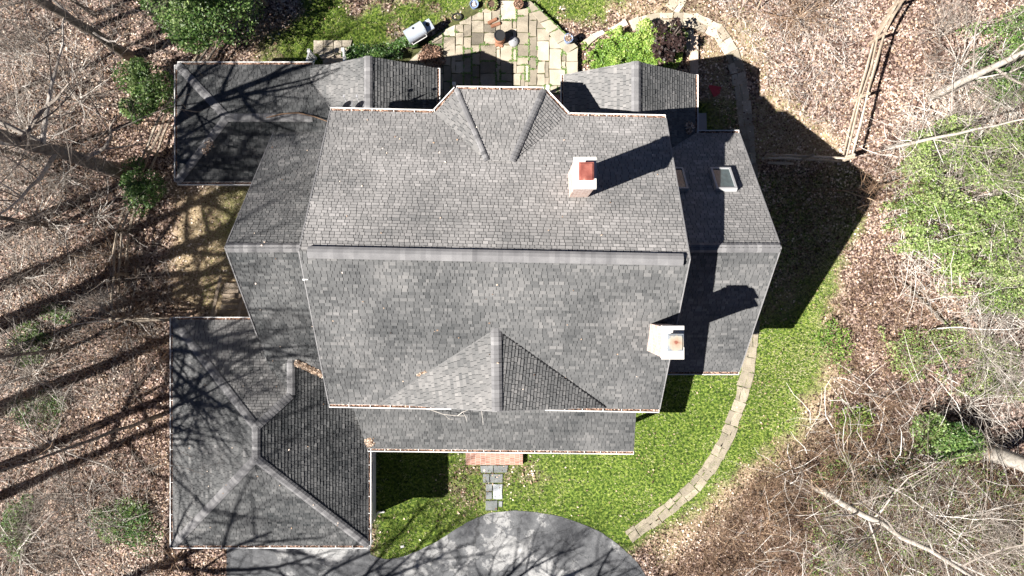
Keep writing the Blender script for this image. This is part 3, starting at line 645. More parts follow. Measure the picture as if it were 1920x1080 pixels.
# windows and door on the walls
def window(c, wx, wz, face):
    """face: outward unit vector"""
    f = Vector(face); t = Vector((-f.y, f.x, 0)); m = MB(); up = Vector((0, 0, 1)); M = Matrix((t, f, up)).transposed()
    m.box(c + f * .03 + t * (wx / 2 + .05), .1, .06, wz + .2, M=M); m.box(c + f * .03 - t * (wx / 2 + .05), .1, .06, wz + .2, M=M)
    m.box(c + f * .03 + up * (wz / 2 + .05), wx, .06, .1, M=M); m.box(c + f * .04 - up * (wz / 2 + .05), wx, .08, .1, M=M); m.box(c + f * .03, wx, .03, .04, M=M)
    wo = m.build('window', MAT['white_trim'], house); g = MB(); g.box(c + f * .008, wx, .012, wz, M=M); g.build('pane', MAT['pane_glass'], wo)
for x in (-200, -110, 60, 150):
    window(W(x, 160, 0) + Vector((0, 0, 4.9)), .9, 1.3, OUT_S); window(W(x, 160, 0) + Vector((0, 0, 1.5)), .9, 1.5, OUT_S)
for y in (-150, 20): window(W(353, y, 0) + Vector((0, 0, 1.8)), .9, 1.4, OUT_E)
for x in (245, 310): window(W(x, 120, 0) + Vector((0, 0, 1.8)), .9, 1.4, OUT_S)
for y in (330, 200): window(W(-260, y, 0) + Vector((0, 0, 1.6)), .9, 1.2, OUT_E)
window(W(-24, -286, 0) + Vector((0, 0, 1.7)), 1.8, 1.6, OUT_N); window(W(186, -338, 0) + Vector((0, 0, 1.7)), 1.6, 1.4, OUT_N); window(W(-236, -360, 0) + Vector((0, 0, 1.5)), 1.6, 1.4, OUT_N)
m = MB(); m.box(W(-35, 160, 0) + Vector((0, -.02, 1.42)), 1.0, .06, 2.1); dd = m.build('door', MAT['rust_red'], house); m = MB(); m.box(W(-35, 160, 0) + Vector((.4, -.08, 1.35)), .04, .06, .14); m.build('handle', MAT['steel'], dd)
# chimneys
def chimney(x0, x1, y0, y1, tt, zb, lab, capm, cx0, cx1, cy0, cy1):
    c = W((x0 + x1) / 2, (y0 + y1) / 2, 0); sx, sy = (x1 - x0) * U, (y1 - y0) * U; zt = tt * H
    m = MB(); m.box(Vector((c.x, c.y, (zb + zt - .14) / 2)), sx - .05, sy - .05, zt - .14 - zb)
    m.box(Vector((c.x, c.y, zt - .30)), sx - .01, sy - .01, .14); 
    ch = m.build('chimney', MAT['chimney_brick'], house); ch['label'] = lab
    m = MB(); m.box(Vector((c.x, c.y, zt - .065)), sx + .04, sy + .04, .12, tone=.6, taper=.03); m.build('crown', MAT['concrete'], ch)
    cc = W((cx0 + cx1) / 2, (cy0 + cy1) / 2, 0); ax, ay = (cx1 - cx0) * U, (cy1 - cy0) * U
    m = MB()
    for i in (-1, 1):
        for j in (-1, 1): m.box(Vector((cc.x + i * ax * .38, cc.y + j * ay * .38, zt + .11)), .03, .03, .22)
    m.box(Vector((cc.x, cc.y, zt + .09)), ax * .7, ay * .7, .18); m.box(Vector((cc.x, cc.y, zt + .235)), ax, ay, .03); m.box(Vector((cc.x, cc.y, zt + .265)), ax * .9, ay * .92, .03, taper=.1)
    m.build('chimney_cap', capm, ch)
    return ch
def spot_mat():
    m = bpy.data.materials.new('rusting_metal'); m.use_nodes = True; t = m.node_tree; n = t.nodes; l = t.links; b = n['Principled BSDF']; b.inputs['Roughness'].default_value = .6
    tc = n.new('ShaderNodeTexCoord'); c = W(198, 64, 0) - house.location
    mp = n.new('ShaderNodeMapping'); mp.vector_type = 'TEXTURE'; mp.inputs['Location'].default_value = (c.x, c.y, 0); l.new(tc.outputs['Object'], mp.inputs[0])
    ln = n.new('ShaderNodeVectorMath'); ln.operation = 'MULTIPLY'; ln.inputs[1].default_value = (1, 1, 0); l.new(mp.outputs[0], ln.inputs[0])
    le = n.new('ShaderNodeVectorMath'); le.operation = 'LENGTH'; l.new(ln.outputs[0], le.inputs[0])
    ns = n.new('ShaderNodeTexNoise'); ns.inputs['Scale'].default_value = 9; l.new(tc.outputs['Object'], ns.inputs['Vector'])
    ma = n.new('ShaderNodeMath'); ma.operation = 'MULTIPLY_ADD'; ma.inputs[1].default_value = .22; l.new(ns.outputs[0], ma.inputs[0]); l.new(le.outputs['Value'], ma.inputs[2])
    r = n.new('ShaderNodeValToRGB'); cr = r.color_ramp; cr.elements[0].position = .0; cr.elements[0].color = (.25, .05, .03, 1)
    for p, c_ in ((.14, (.20, .07, .045)), (.18, (.30, .21, .15)), (.31, (.34, .30, .24)), (.37, (.18, .20, .22)), (1.0, (.17, .20, .235))):
        e = cr.elements.new(p) if p < 1 else cr.elements[-1]; e.position = p; e.color = (*c_, 1)
    l.new(ma.outputs[0], r.inputs[0]); l.new(r.outputs[0], b.inputs['Base Color']); return m
chimney(73, 100, -164, -126, .345, 7.5, 'brick chimney with a red metal cap', MAT['rust_red'], 78, 96, -156, -134)
chimney(184, 210, 44, 85, .338, 6.5, 'brick chimney at the roof edge with a rust spotted cap', spot_mat(), 187.5, 207, 53, 74)
# skylights on the right wing
def skylight(x0, x1, y0, y1):
    def tp(y): return .27 - .000689 * (-59 - y)
    a, b, c, d = W(x0, y1, tp(y1)), W(x1, y1, tp(y1)), W(x1, y0, tp(y0)), W(x0, y0, tp(y0)); n, s, u = plane_frame([a, b, c, d]); M = Matrix((u, s, n)).transposed()
    o = (a + b + c + d) / 4; lx = (b - a).length; ly = (d - a).length; sl_ = MB()
    for p, sx, sy in ((u * (lx / 2), .07, ly + .07), (-u * (lx / 2), .07, ly + .07)): sl_.box(o + p + n * .08, sx, sy, .18, M=M, tone=.8)
    for p in (s * (ly / 2), -s * (ly / 2)): sl_.box(o + p + n * .08, lx - .07, .07, .18, M=M, tone=.8)
    sk = sl_.build('skylight', MAT['window_frame'], house); g = MB(); g.box(o + n * .12, lx - .07, ly - .07, .03, M=M); g.build('pane', MAT['pane_glass'], sk)
skylight(299, 327, -182, -147); skylight(228, 255, -182, -147)
# vent pipe stub and small flashing tab
m = MB(); n_, s_, u_ = plane_frame([RL, SL, SR, RR]); p = P(573, 523, .298); m.box(p + n_ * .03, .16, .05, .04, M=Matrix((u_, s_, n_)).transposed(), tone=1); m.build('flashing', MAT['white_trim'], mainr)
# leaf drifts caught in valleys (real little leaves on the roof)
def drift(a, b, n, wd, lab, zoff=.03, matn='dry_leaf', heap=.05):
    a, b = np.array(tuple(a)), np.array(tuple(b)); t = RNG.uniform(0, 1, n); c = a + (b - a) * t[:, None]; d = (b - a) / np.linalg.norm(b - a)
    pr = np.array([-d[1], d[0], 0]); off = RNG.normal(0, wd, n); c = c + pr * off[:, None]; c[:, 2] += zoff + RNG.uniform(0, heap, n) * np.exp(-(off / wd) ** 2) + np.abs(off) * .25
    ux, uy = rand_axes(n, RNG.uniform(.03, .05, n), RNG.uniform(.02, .035, n), .5)
    return tag(quads('leaf_drift', c, ux, uy, np.clip(RNG.normal(.5, .22, n), 0, 1), MAT[matn]), lab, 'leaves')
drift(W(-350, 114, .149), W(-303, 143, .126), 900, .05, 'rusty leaf drift in the valley beside the link ridge')
drift(P(800, 694, .232), P(782, 702, .229), 90, .03, 'small pale leaf clump in the left front gable valley')
drift(P(1058, 706, .229), P(1066, 712, .226), 60, .03, 'small brown leaf clump in the right front gable valley')
drift(P(1010, 668, .243), P(1014, 671, .242), 25, .02, 'tiny leaf clump near the top of the right front gable valley')
drift(P(690, 822, .104), P(697, 836, .101), 160, .06, 'leaf pile where the porch and garage gutters meet')
drift(P(1287, 250, .142), P(1298, 232, .145), 130, .08, 'shaded reddish leaf pile between rear right gable and wing')
drift(P(1068, 371.5, .272), P(1090, 374, .272), 60, .02, 'line of brown leaves under the red capped chimney')
drift(P(398, 262, .125), P(385, 290, .115), 70, .08, 'scattered yellow leaves on the dark rear left roof', heap=.01)

bits = []
for (x0, y0, x1, y1, t0, n) in ((-270, -255, 215, -60, .21, 26), (-270, -30, 200, 150, .31, 22), (-560, 80, -270, 400, .11, 20), (-390, -240, -280, 120, .2, 14)):
    for _ in range(n):
        x, y = random.uniform(x0, x1), random.uniform(y0, y1); o_ = W(x, y, 0) + Vector((0, 0, 12)); bits.append(o_)
bpy.context.view_layer.update(); dg = bpy.context.evaluated_depsgraph_get(); pts_ = []
for o_ in bits:
    hit, loc, nor, *_r = S.ray_cast(dg, o_, Vector((0, 0, -1)))
    if hit and loc.z > 1: pts_.append((loc.x, loc.y, loc.z + .02))
pa = np.array(pts_); ux, uy = rand_axes(len(pa), RNG.uniform(.02, .045, len(pa)), RNG.uniform(.015, .03, len(pa)), .4)
tag(quads('roof_litter', pa, ux, uy, np.clip(RNG.normal(.6, .3, len(pa)), 0, 1), MAT['dry_leaf']), 'stray single leaves scattered over the roof slopes', 'leaves', kind='stuff')
# fallen sticks on the roof
def stick(name, pts, r, lab, twigs=()):
    m = MB(); m.tube(pts, [r * (1 - .5 * i / (len(pts) - 1)) for i in range(len(pts))], 5, .8)
    for tpts in twigs: m.tube(tpts, [r * .6] * (len(tpts) - 1) + [r * .25], 4, .9)
    return tag(m.build(name, MAT['twig']), lab, 'branch')
Z = Vector((0, 0, 1))
stick('fallen_branch', [P(787, 762, .128) + Z * .2, P(810, 768, .124) + Z * .12, P(832, 776, .121) + Z * .1, P(858, 779, .119) + Z * .08, P(873, 779, .119) + Z * .08], .018,
      'thin forked bare branch lying on the porch roof', [[P(834, 777, .12) + Z * .1, P(842, 785, .118) + Z * .05, P(850, 786, .117) + Z * .05], [P(858, 779, .119) + Z * .08, P(868, 771, .121) + Z * .2, P(878, 767, .122) + Z * .22], [P(869, 771, .121) + Z * .2, P(874, 781, .119) + Z * .1, P(876, 791, .117) + Z * .05]])
stick('fallen_branch', [P(903, 770, .121) + Z * .08, P(905, 783, .118) + Z * .06, P(906, 796, .114) + Z * .05], .008, 'short straight twig below the front gable peak')
m = MB(); m.tube([P(500, 221, .131) + Z * .03, P(530, 214, .131) + Z * .05, P(560, 212, .128) + Z * .04, P(590, 219, .130) + Z * .04, P(617, 229, .134) + Z * .03], [.02, .028, .028, .024, .015], 6, .4)
tag(m.build('fallen_branch', MAT['brown_twig']), 'long curved brown branch on the rear left roof', 'branch')
m = MB(); m.tube([P(1300, 251, .142) + Z * .06, P(1320, 253, .14) + Z * .08, P(1342, 257, .142) + Z * .05], .01, 4, .5); tag(m.build('fallen_branch', MAT['twig']), 'thin shaded twig along the right wing gutter', 'branch')
# satellite dishes on the rear eave
for px, lab in ((652, 'left one of two small dishes on the rear eave'), (676, 'right one of two small dishes on the rear eave')):
    p = P(px, 206, .195); t = thing('satellite_dish', p, 'grey ' + lab, 'satellite dish', 'satellite dishes on the rear eave')
    m = MB(); R = Matrix.Rotation(math.radians(40), 3, 'Z') @ Matrix.Rotation(math.radians(68), 3, 'X')
    N = 18
    for i, (r0, z0, r1_, z1) in enumerate(((0, 0, .12, .012), (.12, .012, .22, .045))):
        for k in range(N):
            a0_, a1_ = 2 * math.pi * k / N, 2 * math.pi * (k + 1) / N
            f = [Vector((r0 * math.cos(a0_), r0 * math.sin(a0_) * .8, z0)), Vector((r1_ * math.cos(a0_), r1_ * math.sin(a0_) * .8, z1)), Vector((r1_ * math.cos(a1_), r1_ * math.sin(a1_) * .8, z1)), Vector((r0 * math.cos(a1_), r0 * math.sin(a1_) * .8, z0))]
            m.poly([R @ v + p + Vector((0, .15, .12)) for v in (f if i else f[:3])]); 
    m.build('dish', MAT['dish_grey'], t)
    m = MB(); m.tube([p + Vector((0, -.02, -.1)), p + Vector((0, .05, .0)), p + Vector((0, .15, .1))], .02, 6); m.tube([p + Vector((0, .15, .0)), p + Vector((-.06, .32, .05)), p + Vector((-.10, .42, .12))], .012, 5); m.box(p + Vector((-.10, .44, .13)), .06, .09, .05)
    m.build('feed_arm', MAT['dish_grey'], t)
#@@PART2
# ------------------------------------------------------------ patio furniture and yard things
PZ = pz + .02
def T(px, py, z): return Vector(((px - CX) * U * (1 - z / H), -(py - CY) * U * (1 - z / H), 0))
# gas grill
gp = T(778, 60, .95); gr = thing('gas_grill', gp, 'silver gas grill with rounded lid at the left edge of the patio', 'grill', rz=math.radians(31))
def part(m, name, mat, par, smooth=False): return m.build(name, MAT[mat], par, smooth, local=True)
m = MB(); m.box((0, 0, .42), .62, .48, .72, tone=.4); m.box((0, 0, .08), .66, .52, .05); part(m, 'cabinet', 'black_metal', gr)
m = MB(); NL_ = 14; vs = []; 
for k in range(NL_ + 1):
    a = math.pi * k / NL_; vs += [Vector((-.42, .31 * math.cos(a), .84 + .30 * math.sin(a) ** .8)), Vector((.42, .31 * math.cos(a), .84 + .30 * math.sin(a) ** .8))]
m.add(vs, [(2 * k, 2 * k + 1, 2 * k + 3, 2 * k + 2) for k in range(NL_)] + [tuple(2 * k for k in reversed(range(NL_ + 1))), tuple(2 * k + 1 for k in range(NL_ + 1))]); part(m, 'lid', 'steel', gr)
m = MB(); m.tube([(-.34, -.33, .95), (-.34, -.42, .96), (.34, -.42, .96), (.34, -.33, .95)], .018, 8); part(m, 'handle', 'white_trim', gr)
m = MB(); m.box((.63, .0, .84), .34, .46, .04, tone=.4); m.box((.63, -.22, .80), .34, .03, .09); part(m, 'side_shelf', 'steel', gr)
m = MB(); m.lathe((.63, .04, .86), [(.09, 0), (.09, .015), (.05, .02)], 16); part(m, 'burner', 'black_metal', gr)
m = MB(); m.box((0, -.30, .78), .80, .05, .12)
for x in (-.25, 0, .25): m.lathe((x, -.34, .78), [(.03, 0), (.03, .02)], 10)
part(m, 'control_panel', 'black_metal', gr)
m = MB(); m.lathe((0, .10, 1.139), [(.05, 0), (.05, .006), (.0, .008)], 16); part(m, 'badge', 'black_metal', gr)
for x in (-.28, .28): 
    m = MB(); m.tube([(x - .02, .2, .06), (x + .02, .2, .06)], .06, 12); part(m, 'wheel', 'black_metal', gr)
# chiminea / fire drum and its lid
def g3(px, py, z): v = T(px, py, z); v.z = z; return v
c = T(937, 70, PZ + .3); c.z = PZ
t = thing('fire_pit', c, 'round dark mouthed clay fire pot standing on a rusty base on the patio', 'fire pot')
m = MB(); m.lathe((0, 0, 0), [(.17, .0), (.22, .08), (.24, .3), (.225, .5)], 24, .5); part(m, 'pot', 'terracotta', t, True)
m = MB(); m.lathe((0, 0, .5), [(.235, 0), (.24, .06), (.20, .065), (.195, .03)], 24); part(m, 'rim', 'black_metal', t)
m = MB(); m.box((-.04, -.18, .04), .34, .16, .08, .4); m.box((.02, -.26, .03), .2, .1, .06, -.3); part(m, 'base', 'terracotta', t)
c = T(963, 77, PZ + .1); c.z = PZ
t = thing('pot_lid', c, 'round grey metal lid lying on the patio beside the fire pot', 'lid')
m = MB(); m.lathe((0, 0, 0), [(.22, 0), (.225, .03), (.19, .09), (.10, .13), (.0, .14)], 28, .5); part(m, 'dome', 'dish_grey', t, True)
m = MB(); m.tube([(-.05, 0, .13), (-.04, 0, .18), (.04, 0, .18), (.05, 0, .13)], .012, 6); part(m, 'handle', 'steel', t)
for (px, py, rz, lab) in ((923, 39, .45, 'split brown log on the patio, the farther of two above the fire pot'), (929, 46, .35, 'split brown log on the patio, the nearer of two above the fire pot')):
    c = T(px, py, PZ + .05); c.z = PZ; m = MB(); L = .42; vs = []; n = 7
    for x in (-L / 2, L / 2): vs += [Vector((x, .075 * math.cos(math.pi * k / (n - 1)), .085 * math.sin(math.pi * k / (n - 1)) + .005)) for k in range(n)]
    R = Matrix.Rotation(rz, 3, 'Z'); m.add([R @ v + c for v in vs], [tuple(range(n)), tuple(reversed(range(n, 2 * n)))] + [(k, n + k, n + (k + 1) % n, (k + 1) % n) for k in range(n)], .3)
    tag(m.build('firewood_log', MAT['terracotta']), lab, 'log', 'split logs by the fire pot')
def planter(px, py, r, h, z, mat, lab, fill='dead', cat='planter'):
    c = T(px, py, z + h); c.z = z; t = thing('planter', c, lab, cat)
    m = MB(); m.lathe((0, 0, 0), [(r * .7, 0), (r * .9, h * .4), (r, h * .92), (r * 1.05, h), (r * .92, h), (r * .88, h * .88), (0, h * .85)], 24); part(m, 'pot', mat, t, False)
    m = MB(); m.lathe((0, 0, h * .86), [(r * .87, 0), (r * .5, .01), (0, .015)], 20); part(m, 'soil', 'soil', t)
    if fill:
        n = {'dead': 120, 'flowers': 260, 'wreath': 300}[fill]; a = RNG.uniform(0, 2 * np.pi, n); rr = r * np.sqrt(RNG.uniform(0, 1, n)) * (1.05 if fill != 'dead' else .85)
        if fill == 'wreath': rr = r * RNG.uniform(.6, 1.15, n)
        cc = np.stack([rr * np.cos(a), rr * np.sin(a), h * .9 + RNG.uniform(0, .12, n)], 1); ux, uy = rand_axes(n, RNG.uniform(.02, .04, n), RNG.uniform(.01, .02, n))
        quads('foliage', cc, ux, uy, np.clip(RNG.normal(.55, .25, n), 0, 1), MAT['dry_leaf' if fill == 'dead' else 'pale_leaf' if fill == 'wreath' else 'debris'], t)
    return t
planter(1066, 71, .19, .42, PZ - .02, 'blue_glaze', 'pale blue glazed pot with orange dead leaves on the patio corner', 'dead')
planter(889, 7, .18, .40, .02, 'blue_glaze', 'blue rimmed pot with white stones at the top edge of the patio', None)
m = MB()
for i in range(26):
    a, r_ = random.uniform(0, 6.3), random.uniform(0, .11); m.lathe(g3(889, 7, .38) + Vector((r_ * math.cos(a), r_ * math.sin(a), 0)), [(.02, 0), (.028, .015), (.012, .03)], 6, random.random())
tag(m.build('pebbles', MAT['white_trim']), 'white pebbles filling the blue rimmed pot', 'pebbles')
planter(921, 8, .26, .16, PZ - .02, 'terracotta', 'wide low bowl of dry wreath twigs at the top of the patio', 'wreath')
planter(972, 7, .20, .26, PZ - .02, 'terracotta', 'round pot of faded reddish flowers right of the wreath bowl', 'flowers')
c = T(857, 31, PZ + .05); c.z = PZ - .01; m = MB()
for k in range(5):
    pts = [c + Vector(((.17 + .012 * k) * math.cos(a), (.12 + .01 * k) * math.sin(a), .015 + .02 * (k % 3))) for a in [2 * math.pi * i / 22 for i in range(22)]]; m.tube(pts + [pts[0]], .012, 6)
tag(m.build('garden_hose', MAT['black_metal']), 'coiled black garden hose at the shaded patio edge', 'hose')
# leaf rake with red head in the shade
c = G(1337, 168, 0); t = thing('leaf_rake', c, 'red fan shaped leaf rake lying on the shaded grass behind the house', 'rake')
m = MB(); vs = []; hd = Vector((.36, -.26, 0)).normalized(); px_ = Vector((-hd.y, hd.x, 0)); K = 16
for k in range(K):
    a = (k / (K - 1) - .5) * .95; d_ = hd * math.cos(a) + px_ * math.sin(a); m.bar(Vector((0, 0, .10)) - hd * .28 + d_ * .03, Vector((0, 0, .05 + .02 * math.sin(k))) - hd * .28 + d_ * (.60 - .08 * abs(a)), .034, .012, tone=.4 + .03 * (k % 4))
part(m, 'rake_head', 'red_plastic', t)
m = MB(); m.tube([-hd * .26 + Vector((0, 0, .11)), -hd * .26 + Vector((-.95, .42, .14))], .014, 6, .8); part(m, 'handle', 'fence_wood', t)
m = MB(); m.box(G(1310, 232, .12), 26 * U, 36 * U, .10, .03, tone=.4); m.box(G(1310, 232, .04), 28 * U, 38 * U, .08, .03, tone=.2); 
tag(m.build('cellar_hatch', MAT['dish_grey']), 'flat grey hatch slab beside the rear right gutter corner', 'hatch')
m = MB(); c = G(754, 1024, .03); m.box(G(755, 1024, .05), .18, .13, .06, .2, .9, taper=.3); tag(m.build('stone', MAT['concrete']), 'single pale stone at the tip of the lawn by the driveway', 'stone')
# rear brick steps between bay and right gable
m = MB()
for k in range(5): m.box(Vector((T(1060, 186, .3).x - .0, T(1060, 180 + 9 * k, .3).y, .14 + .085 * k)), 1.5, .20, .28 + .17 * k, .12)
tag(m.build('brick_steps', MAT['step_brick']), 'brick steps between the rear bay and the right gable', 'steps')
# railings
def rail(a, b, h, n, lab, ends=(1, 1)):
    t = thing('railing', a, lab, 'railing'); a2, b2 = Vector((0, 0, 0)), Vector(b) - Vector(a); u_ = Vector((0, 0, 1))
    for e, p in zip(ends, (a2, b2)):
        if e:
            m = MB(); m.box(p + u_ * (h + .06) / 2, .10, .10, h + .06, tone=.9); m.box(p + u_ * (h + .09), .15, .15, .05, tone=1, taper=.2); part(m, 'post', 'white_trim', t)
    m = MB(); m.bar(a2 + u_ * h, b2 + u_ * h, .07, .05, tone=.9); m.bar(a2 + u_ * .12, b2 + u_ * .12, .05, .05, tone=.9)
    for k in range(1, n): p = a2.lerp(b2, k / n); m.box(p + u_ * (h + .12) / 2, .035, .035, h - .12, tone=.9)
    part(m, 'rail', 'white_trim', t); return t
rail(g3(592, 110, .05), g3(583, 148, .75), .95, 10, 'white stair railing with balusters at the rear left landing')
rail(g3(654, 108, .05), g3(656, 140, .75), .95, 9, 'white stair railing beside the dark shrub, ending in one post')
rail(g3(855, 170, PZ - .02), g3(855, 196, PZ + .3), .95, 5, 'white rail post left of the rear bay')
rail(g3(819, 170, PZ - .02), g3(819, 196, PZ + .3), .95, 5, 'white rail at the rear left gable corner')
rail(g3(1025, 176, PZ - .02), g3(1030, 200, PZ + .3), .95, 5, 'white rail post right of the rear bay')
m = MB()
for k, (a, b) in enumerate((((608, 112), (640, 106)), ((606, 117), (644, 111)), ((612, 122), (646, 117)))): m.bar(g3(*a, .25 + .1 * k), g3(*b, .25 + .1 * k), .18, .06, tone=.6)
tag(m.build('wooden_steps', MAT['fence_wood']), 'warm wooden stair treads between the white railings', 'steps')
# weathered timber stairs by the garage
t = thing('timber_stairs', G(445, 560, 0), 'weathered timber stairs with leaning side boards behind the garage', 'stairs')
for k in range(6):
    m = MB(); m.box(g3(446 - 1.5 * k, 535 + 10 * k, .15 + .10 * k) - t.location, 1.15, .20, .07, .01, tone=random.uniform(.35, .6)); part(m, 'tread', 'fence_wood', t)
for (a, b) in (((414, 518), (396, 600)), ((453, 566), (444, 606))):
    m = MB(); m.bar(g3(*a, .95) - t.location, g3(*b, 1.15) - t.location, .12, .06, tone=.45)
    m.bar(g3(*a, .9) - t.location, Vector((g3(*a, .9).x, g3(*a, .9).y, 0)) - t.location, .09, .09, tone=.4, up=Vector((1, 0, 0))); part(m, 'side_rail', 'fence_wood', t)
m = MB(); m.bar(g3(405, 580, .3) - t.location, g3(400, 610, .35) - t.location, .16, .05, tone=.3); part(m, 'board', 'fence_wood', t)

# ------------------------------------------------------------ split rail fences
def fence(pts, lab, h=1.15, rails=3, skip=()):
    t = thing('rail_fence', G(*pts[0]), lab, 'fence'); o = t.location
    for i, p in enumerate(pts):
        c = G(*p); c.z = float(hgt(c.x, c.y)); m = MB(); m.tube([c - o + Vector((0, 0, -.1)), c - o + Vector((.02, .01, h * .6)), c - o + Vector((.03, -.02, h + .12))], [.075, .07, .06], 6, random.uniform(.3, .7)); part(m, 'post', 'fence_wood', t)
        if i + 1 < len(pts) and i not in skip:
            d = G(*pts[i + 1]); d.z = float(hgt(d.x, d.y)); dr = (d - c).normalized(); sd_ = Vector((-dr.y, dr.x, 0))
            for k in range(rails):
                z = h * (.25 + .36 * k); j = random.uniform(-.05, .05); mid = (c + d) / 2 + Vector((0, 0, z + random.uniform(-.04, .03))) + sd_ * random.uniform(-.05, .05)
                m = MB(); m.tube([c - o - dr * .12 + Vector((0, 0, z + j)) + sd_ * .03 * (-1) ** k, mid - o, d - o + dr * .12 + Vector((0, 0, z - j)) + sd_ * .03 * (-1) ** k], [.042, .062, .04], 5, random.uniform(.45, .85)); part(m, 'rail', 'fence_wood', t)
    return t
random.seed(31)
fence([(1700, -60), (1665, 20), (1630, 82), (1600, 190), (1573, 300)], 'weathered split rail fence running down from the top right into the woods edge')
fence([(1573, 304), (1500, 300), (1430, 298)], 'split rail fence section in the house shadow behind the right wing', rails=2)
fence([(500, 10), (425, 68), (372, 150), (330, 215), (298, 292), (272, 352), (246, 436)], 'mossy split rail fence between the evergreen shrubs and the rear left roof')
fence([(246, 436), (242, 515), (238, 596), (335, 598)], 'broken split rail fence beside the bare brush left of the house')

# ------------------------------------------------------------ trees, shrubs, brush
def branch(mb, p, d, L, r, lev, seg=4, n=4, curl=.35, up=.12, tone=.5, kids=(5, 4, 0), rng=random):
    pts = [p]; rad = [r]; q = Vector(p); dd = Vector(d).normalized(); dirs = [dd.copy()]
    for i in range(seg):
        dd = (dd + Vector((rng.gauss(0, curl), rng.gauss(0, curl), rng.gauss(0, curl * .7) + up)) * .5).normalized(); q = q + dd * (L / seg); pts.append(q.copy()); rad.append(max(.004, r * (1 - .8 * (i + 1) / seg))); dirs.append(dd.copy())
    mb.tube(pts, rad, n, min(1, max(0, tone + rng.uniform(-.2, .2))), cap=False)
    k = kids[lev] if lev < len(kids) else 0
    for _ in range(k):
        f = rng.uniform(.2, .95); i = min(seg - 1, int(f * seg)); s_ = f * seg - i; b = pts[i].lerp(pts[i + 1], s_)
        ax = dirs[i + 1]; pe = ax.cross(Vector((rng.gauss(0, 1), rng.gauss(0, 1), rng.gauss(0, 1)))).normalized(); nd = (ax * rng.uniform(.45, .9) + pe * rng.uniform(.6, 1)).normalized()
        branch(mb, b, nd, L * rng.uniform(.38, .68) * (1.1 - .3 * f), max(.005, rad[i] * rng.uniform(.42, .62)), lev + 1, 3, 3, curl, up, tone - .16, kids, rng)
def tree(px, py, h, r, lab, kind='bare tree', seed=0, lean=(0, 0), first=.35, nb=12, spread=.34, mat='bark', tmat='twig', kids=(5, 4, 3), name='bare_tree', group=None, fork=False, sides=10, thick=.30, curl=.24, wob=.06):
    g = random.Random(seed); c = G(px, py); c.z = float(hgt(c.x, c.y)) - .1; t = thing(name, c, lab, kind, group)
    N = 9; pts = []; rad = []
    for i in range(N + 1):
        f = i / N; pts.append(Vector((lean[0] * h * f + g.uniform(-.05, .05) * min(1, i) * h * wob, lean[1] * h * f + g.uniform(-.05, .05) * min(1, i) * h * wob, h * .8 * f))); rad.append(r * (1.35 if i == 0 else 1) * (1 - .72 * f))
    m = MB(); m.tube(pts, rad, sides, .5); part(m, 'trunk', mat, t, True)
    m = MB()
    for k in range(nb):
        f = first + (1 - first) * (k + g.random() * .7) / nb; i = min(N - 1, int(f * N)); p = pts[i].lerp(pts[i + 1], f * N - i); a = k * 2.4 + g.uniform(-.6, .6)
        d = Vector((math.cos(a), math.sin(a), g.uniform(.35, .95))); branch(m, p, d, h * spread * (1.25 - .6 * f) * g.uniform(.75, 1.15), rad[i] * thick * g.uniform(.8, 1.25), 0, 6, 5, curl, .15, .5, kids, g)
    part(m, 'branches', tmat, t); return t
# trees rooted inside the picture
tree(236, 324, 17, .31, 'thickest bare trunk at left, rooted behind the dark holly by the fence', seed=1, first=.22, nb=15, thick=.42)
tree(249, 107, 15.5, .2, 'bare tree with a dark trunk rooted beside the round evergreen at upper left', seed=2, first=.25, nb=14)
tree(300, 779, 13, .085, 'slim bare tree rooted left of the garage, its thin trunk running to the left edge', seed=3, first=.35, nb=12, tmat='brown_twig')
tree(104, 424, 12, .11, 'slender dark bare tree at the left edge above the broken fence', seed=4, first=.3, nb=12)
tree(165, 60, 13, .13, 'bare tree in the top left corner beside the evergreen crown', seed=5, first=.25, nb=13)
tree(1742, 183, 13, .16, 'pale barked tree standing right of the long rail fence', seed=6, mat='pale_bark', first=.2, nb=11)
tree(1664, 277, 9, .085, 'thin pale tree leaning over the green thicket at right', seed=7, mat='pale_bark', lean=(.12, -.05), first=.3, nb=10)
tree(1852, 846, 17, .36, 'thickest pale trunk at the right edge beside the leafy shrub', seed=8, mat='pale_bark', first=.25, nb=12)
tree(1528, 913, 13, .15, 'crooked pale tree leaning through the brown brush at lower right', seed=9, mat='pale_bark', lean=(.10, -.02), first=.22, nb=16, spread=.36, thick=.38, wob=.2)
tree(1880, 120, 11, .17, 'pale tree in the top right corner', seed=10, mat='pale_bark', first=.2, nb=10)
tree(178, 28, 12, .10, 'slim bare tree between the top left corner tree and the evergreen crown', seed=11, first=.18, nb=14)
tree(118, 655, 11, .09, 'slim bare tree left of the fence corner above the vines', seed=12, first=.2, nb=14)
tree(70, 300, 11, .10, 'slim bare tree at the left edge just above the thickest trunk', seed=13, first=.18, nb=14)
tree(1905, 560, 10, .10, 'pale slim tree at the right edge below the thicket', seed=14, mat='pale_bark', first=.15, nb=14, spread=.4)
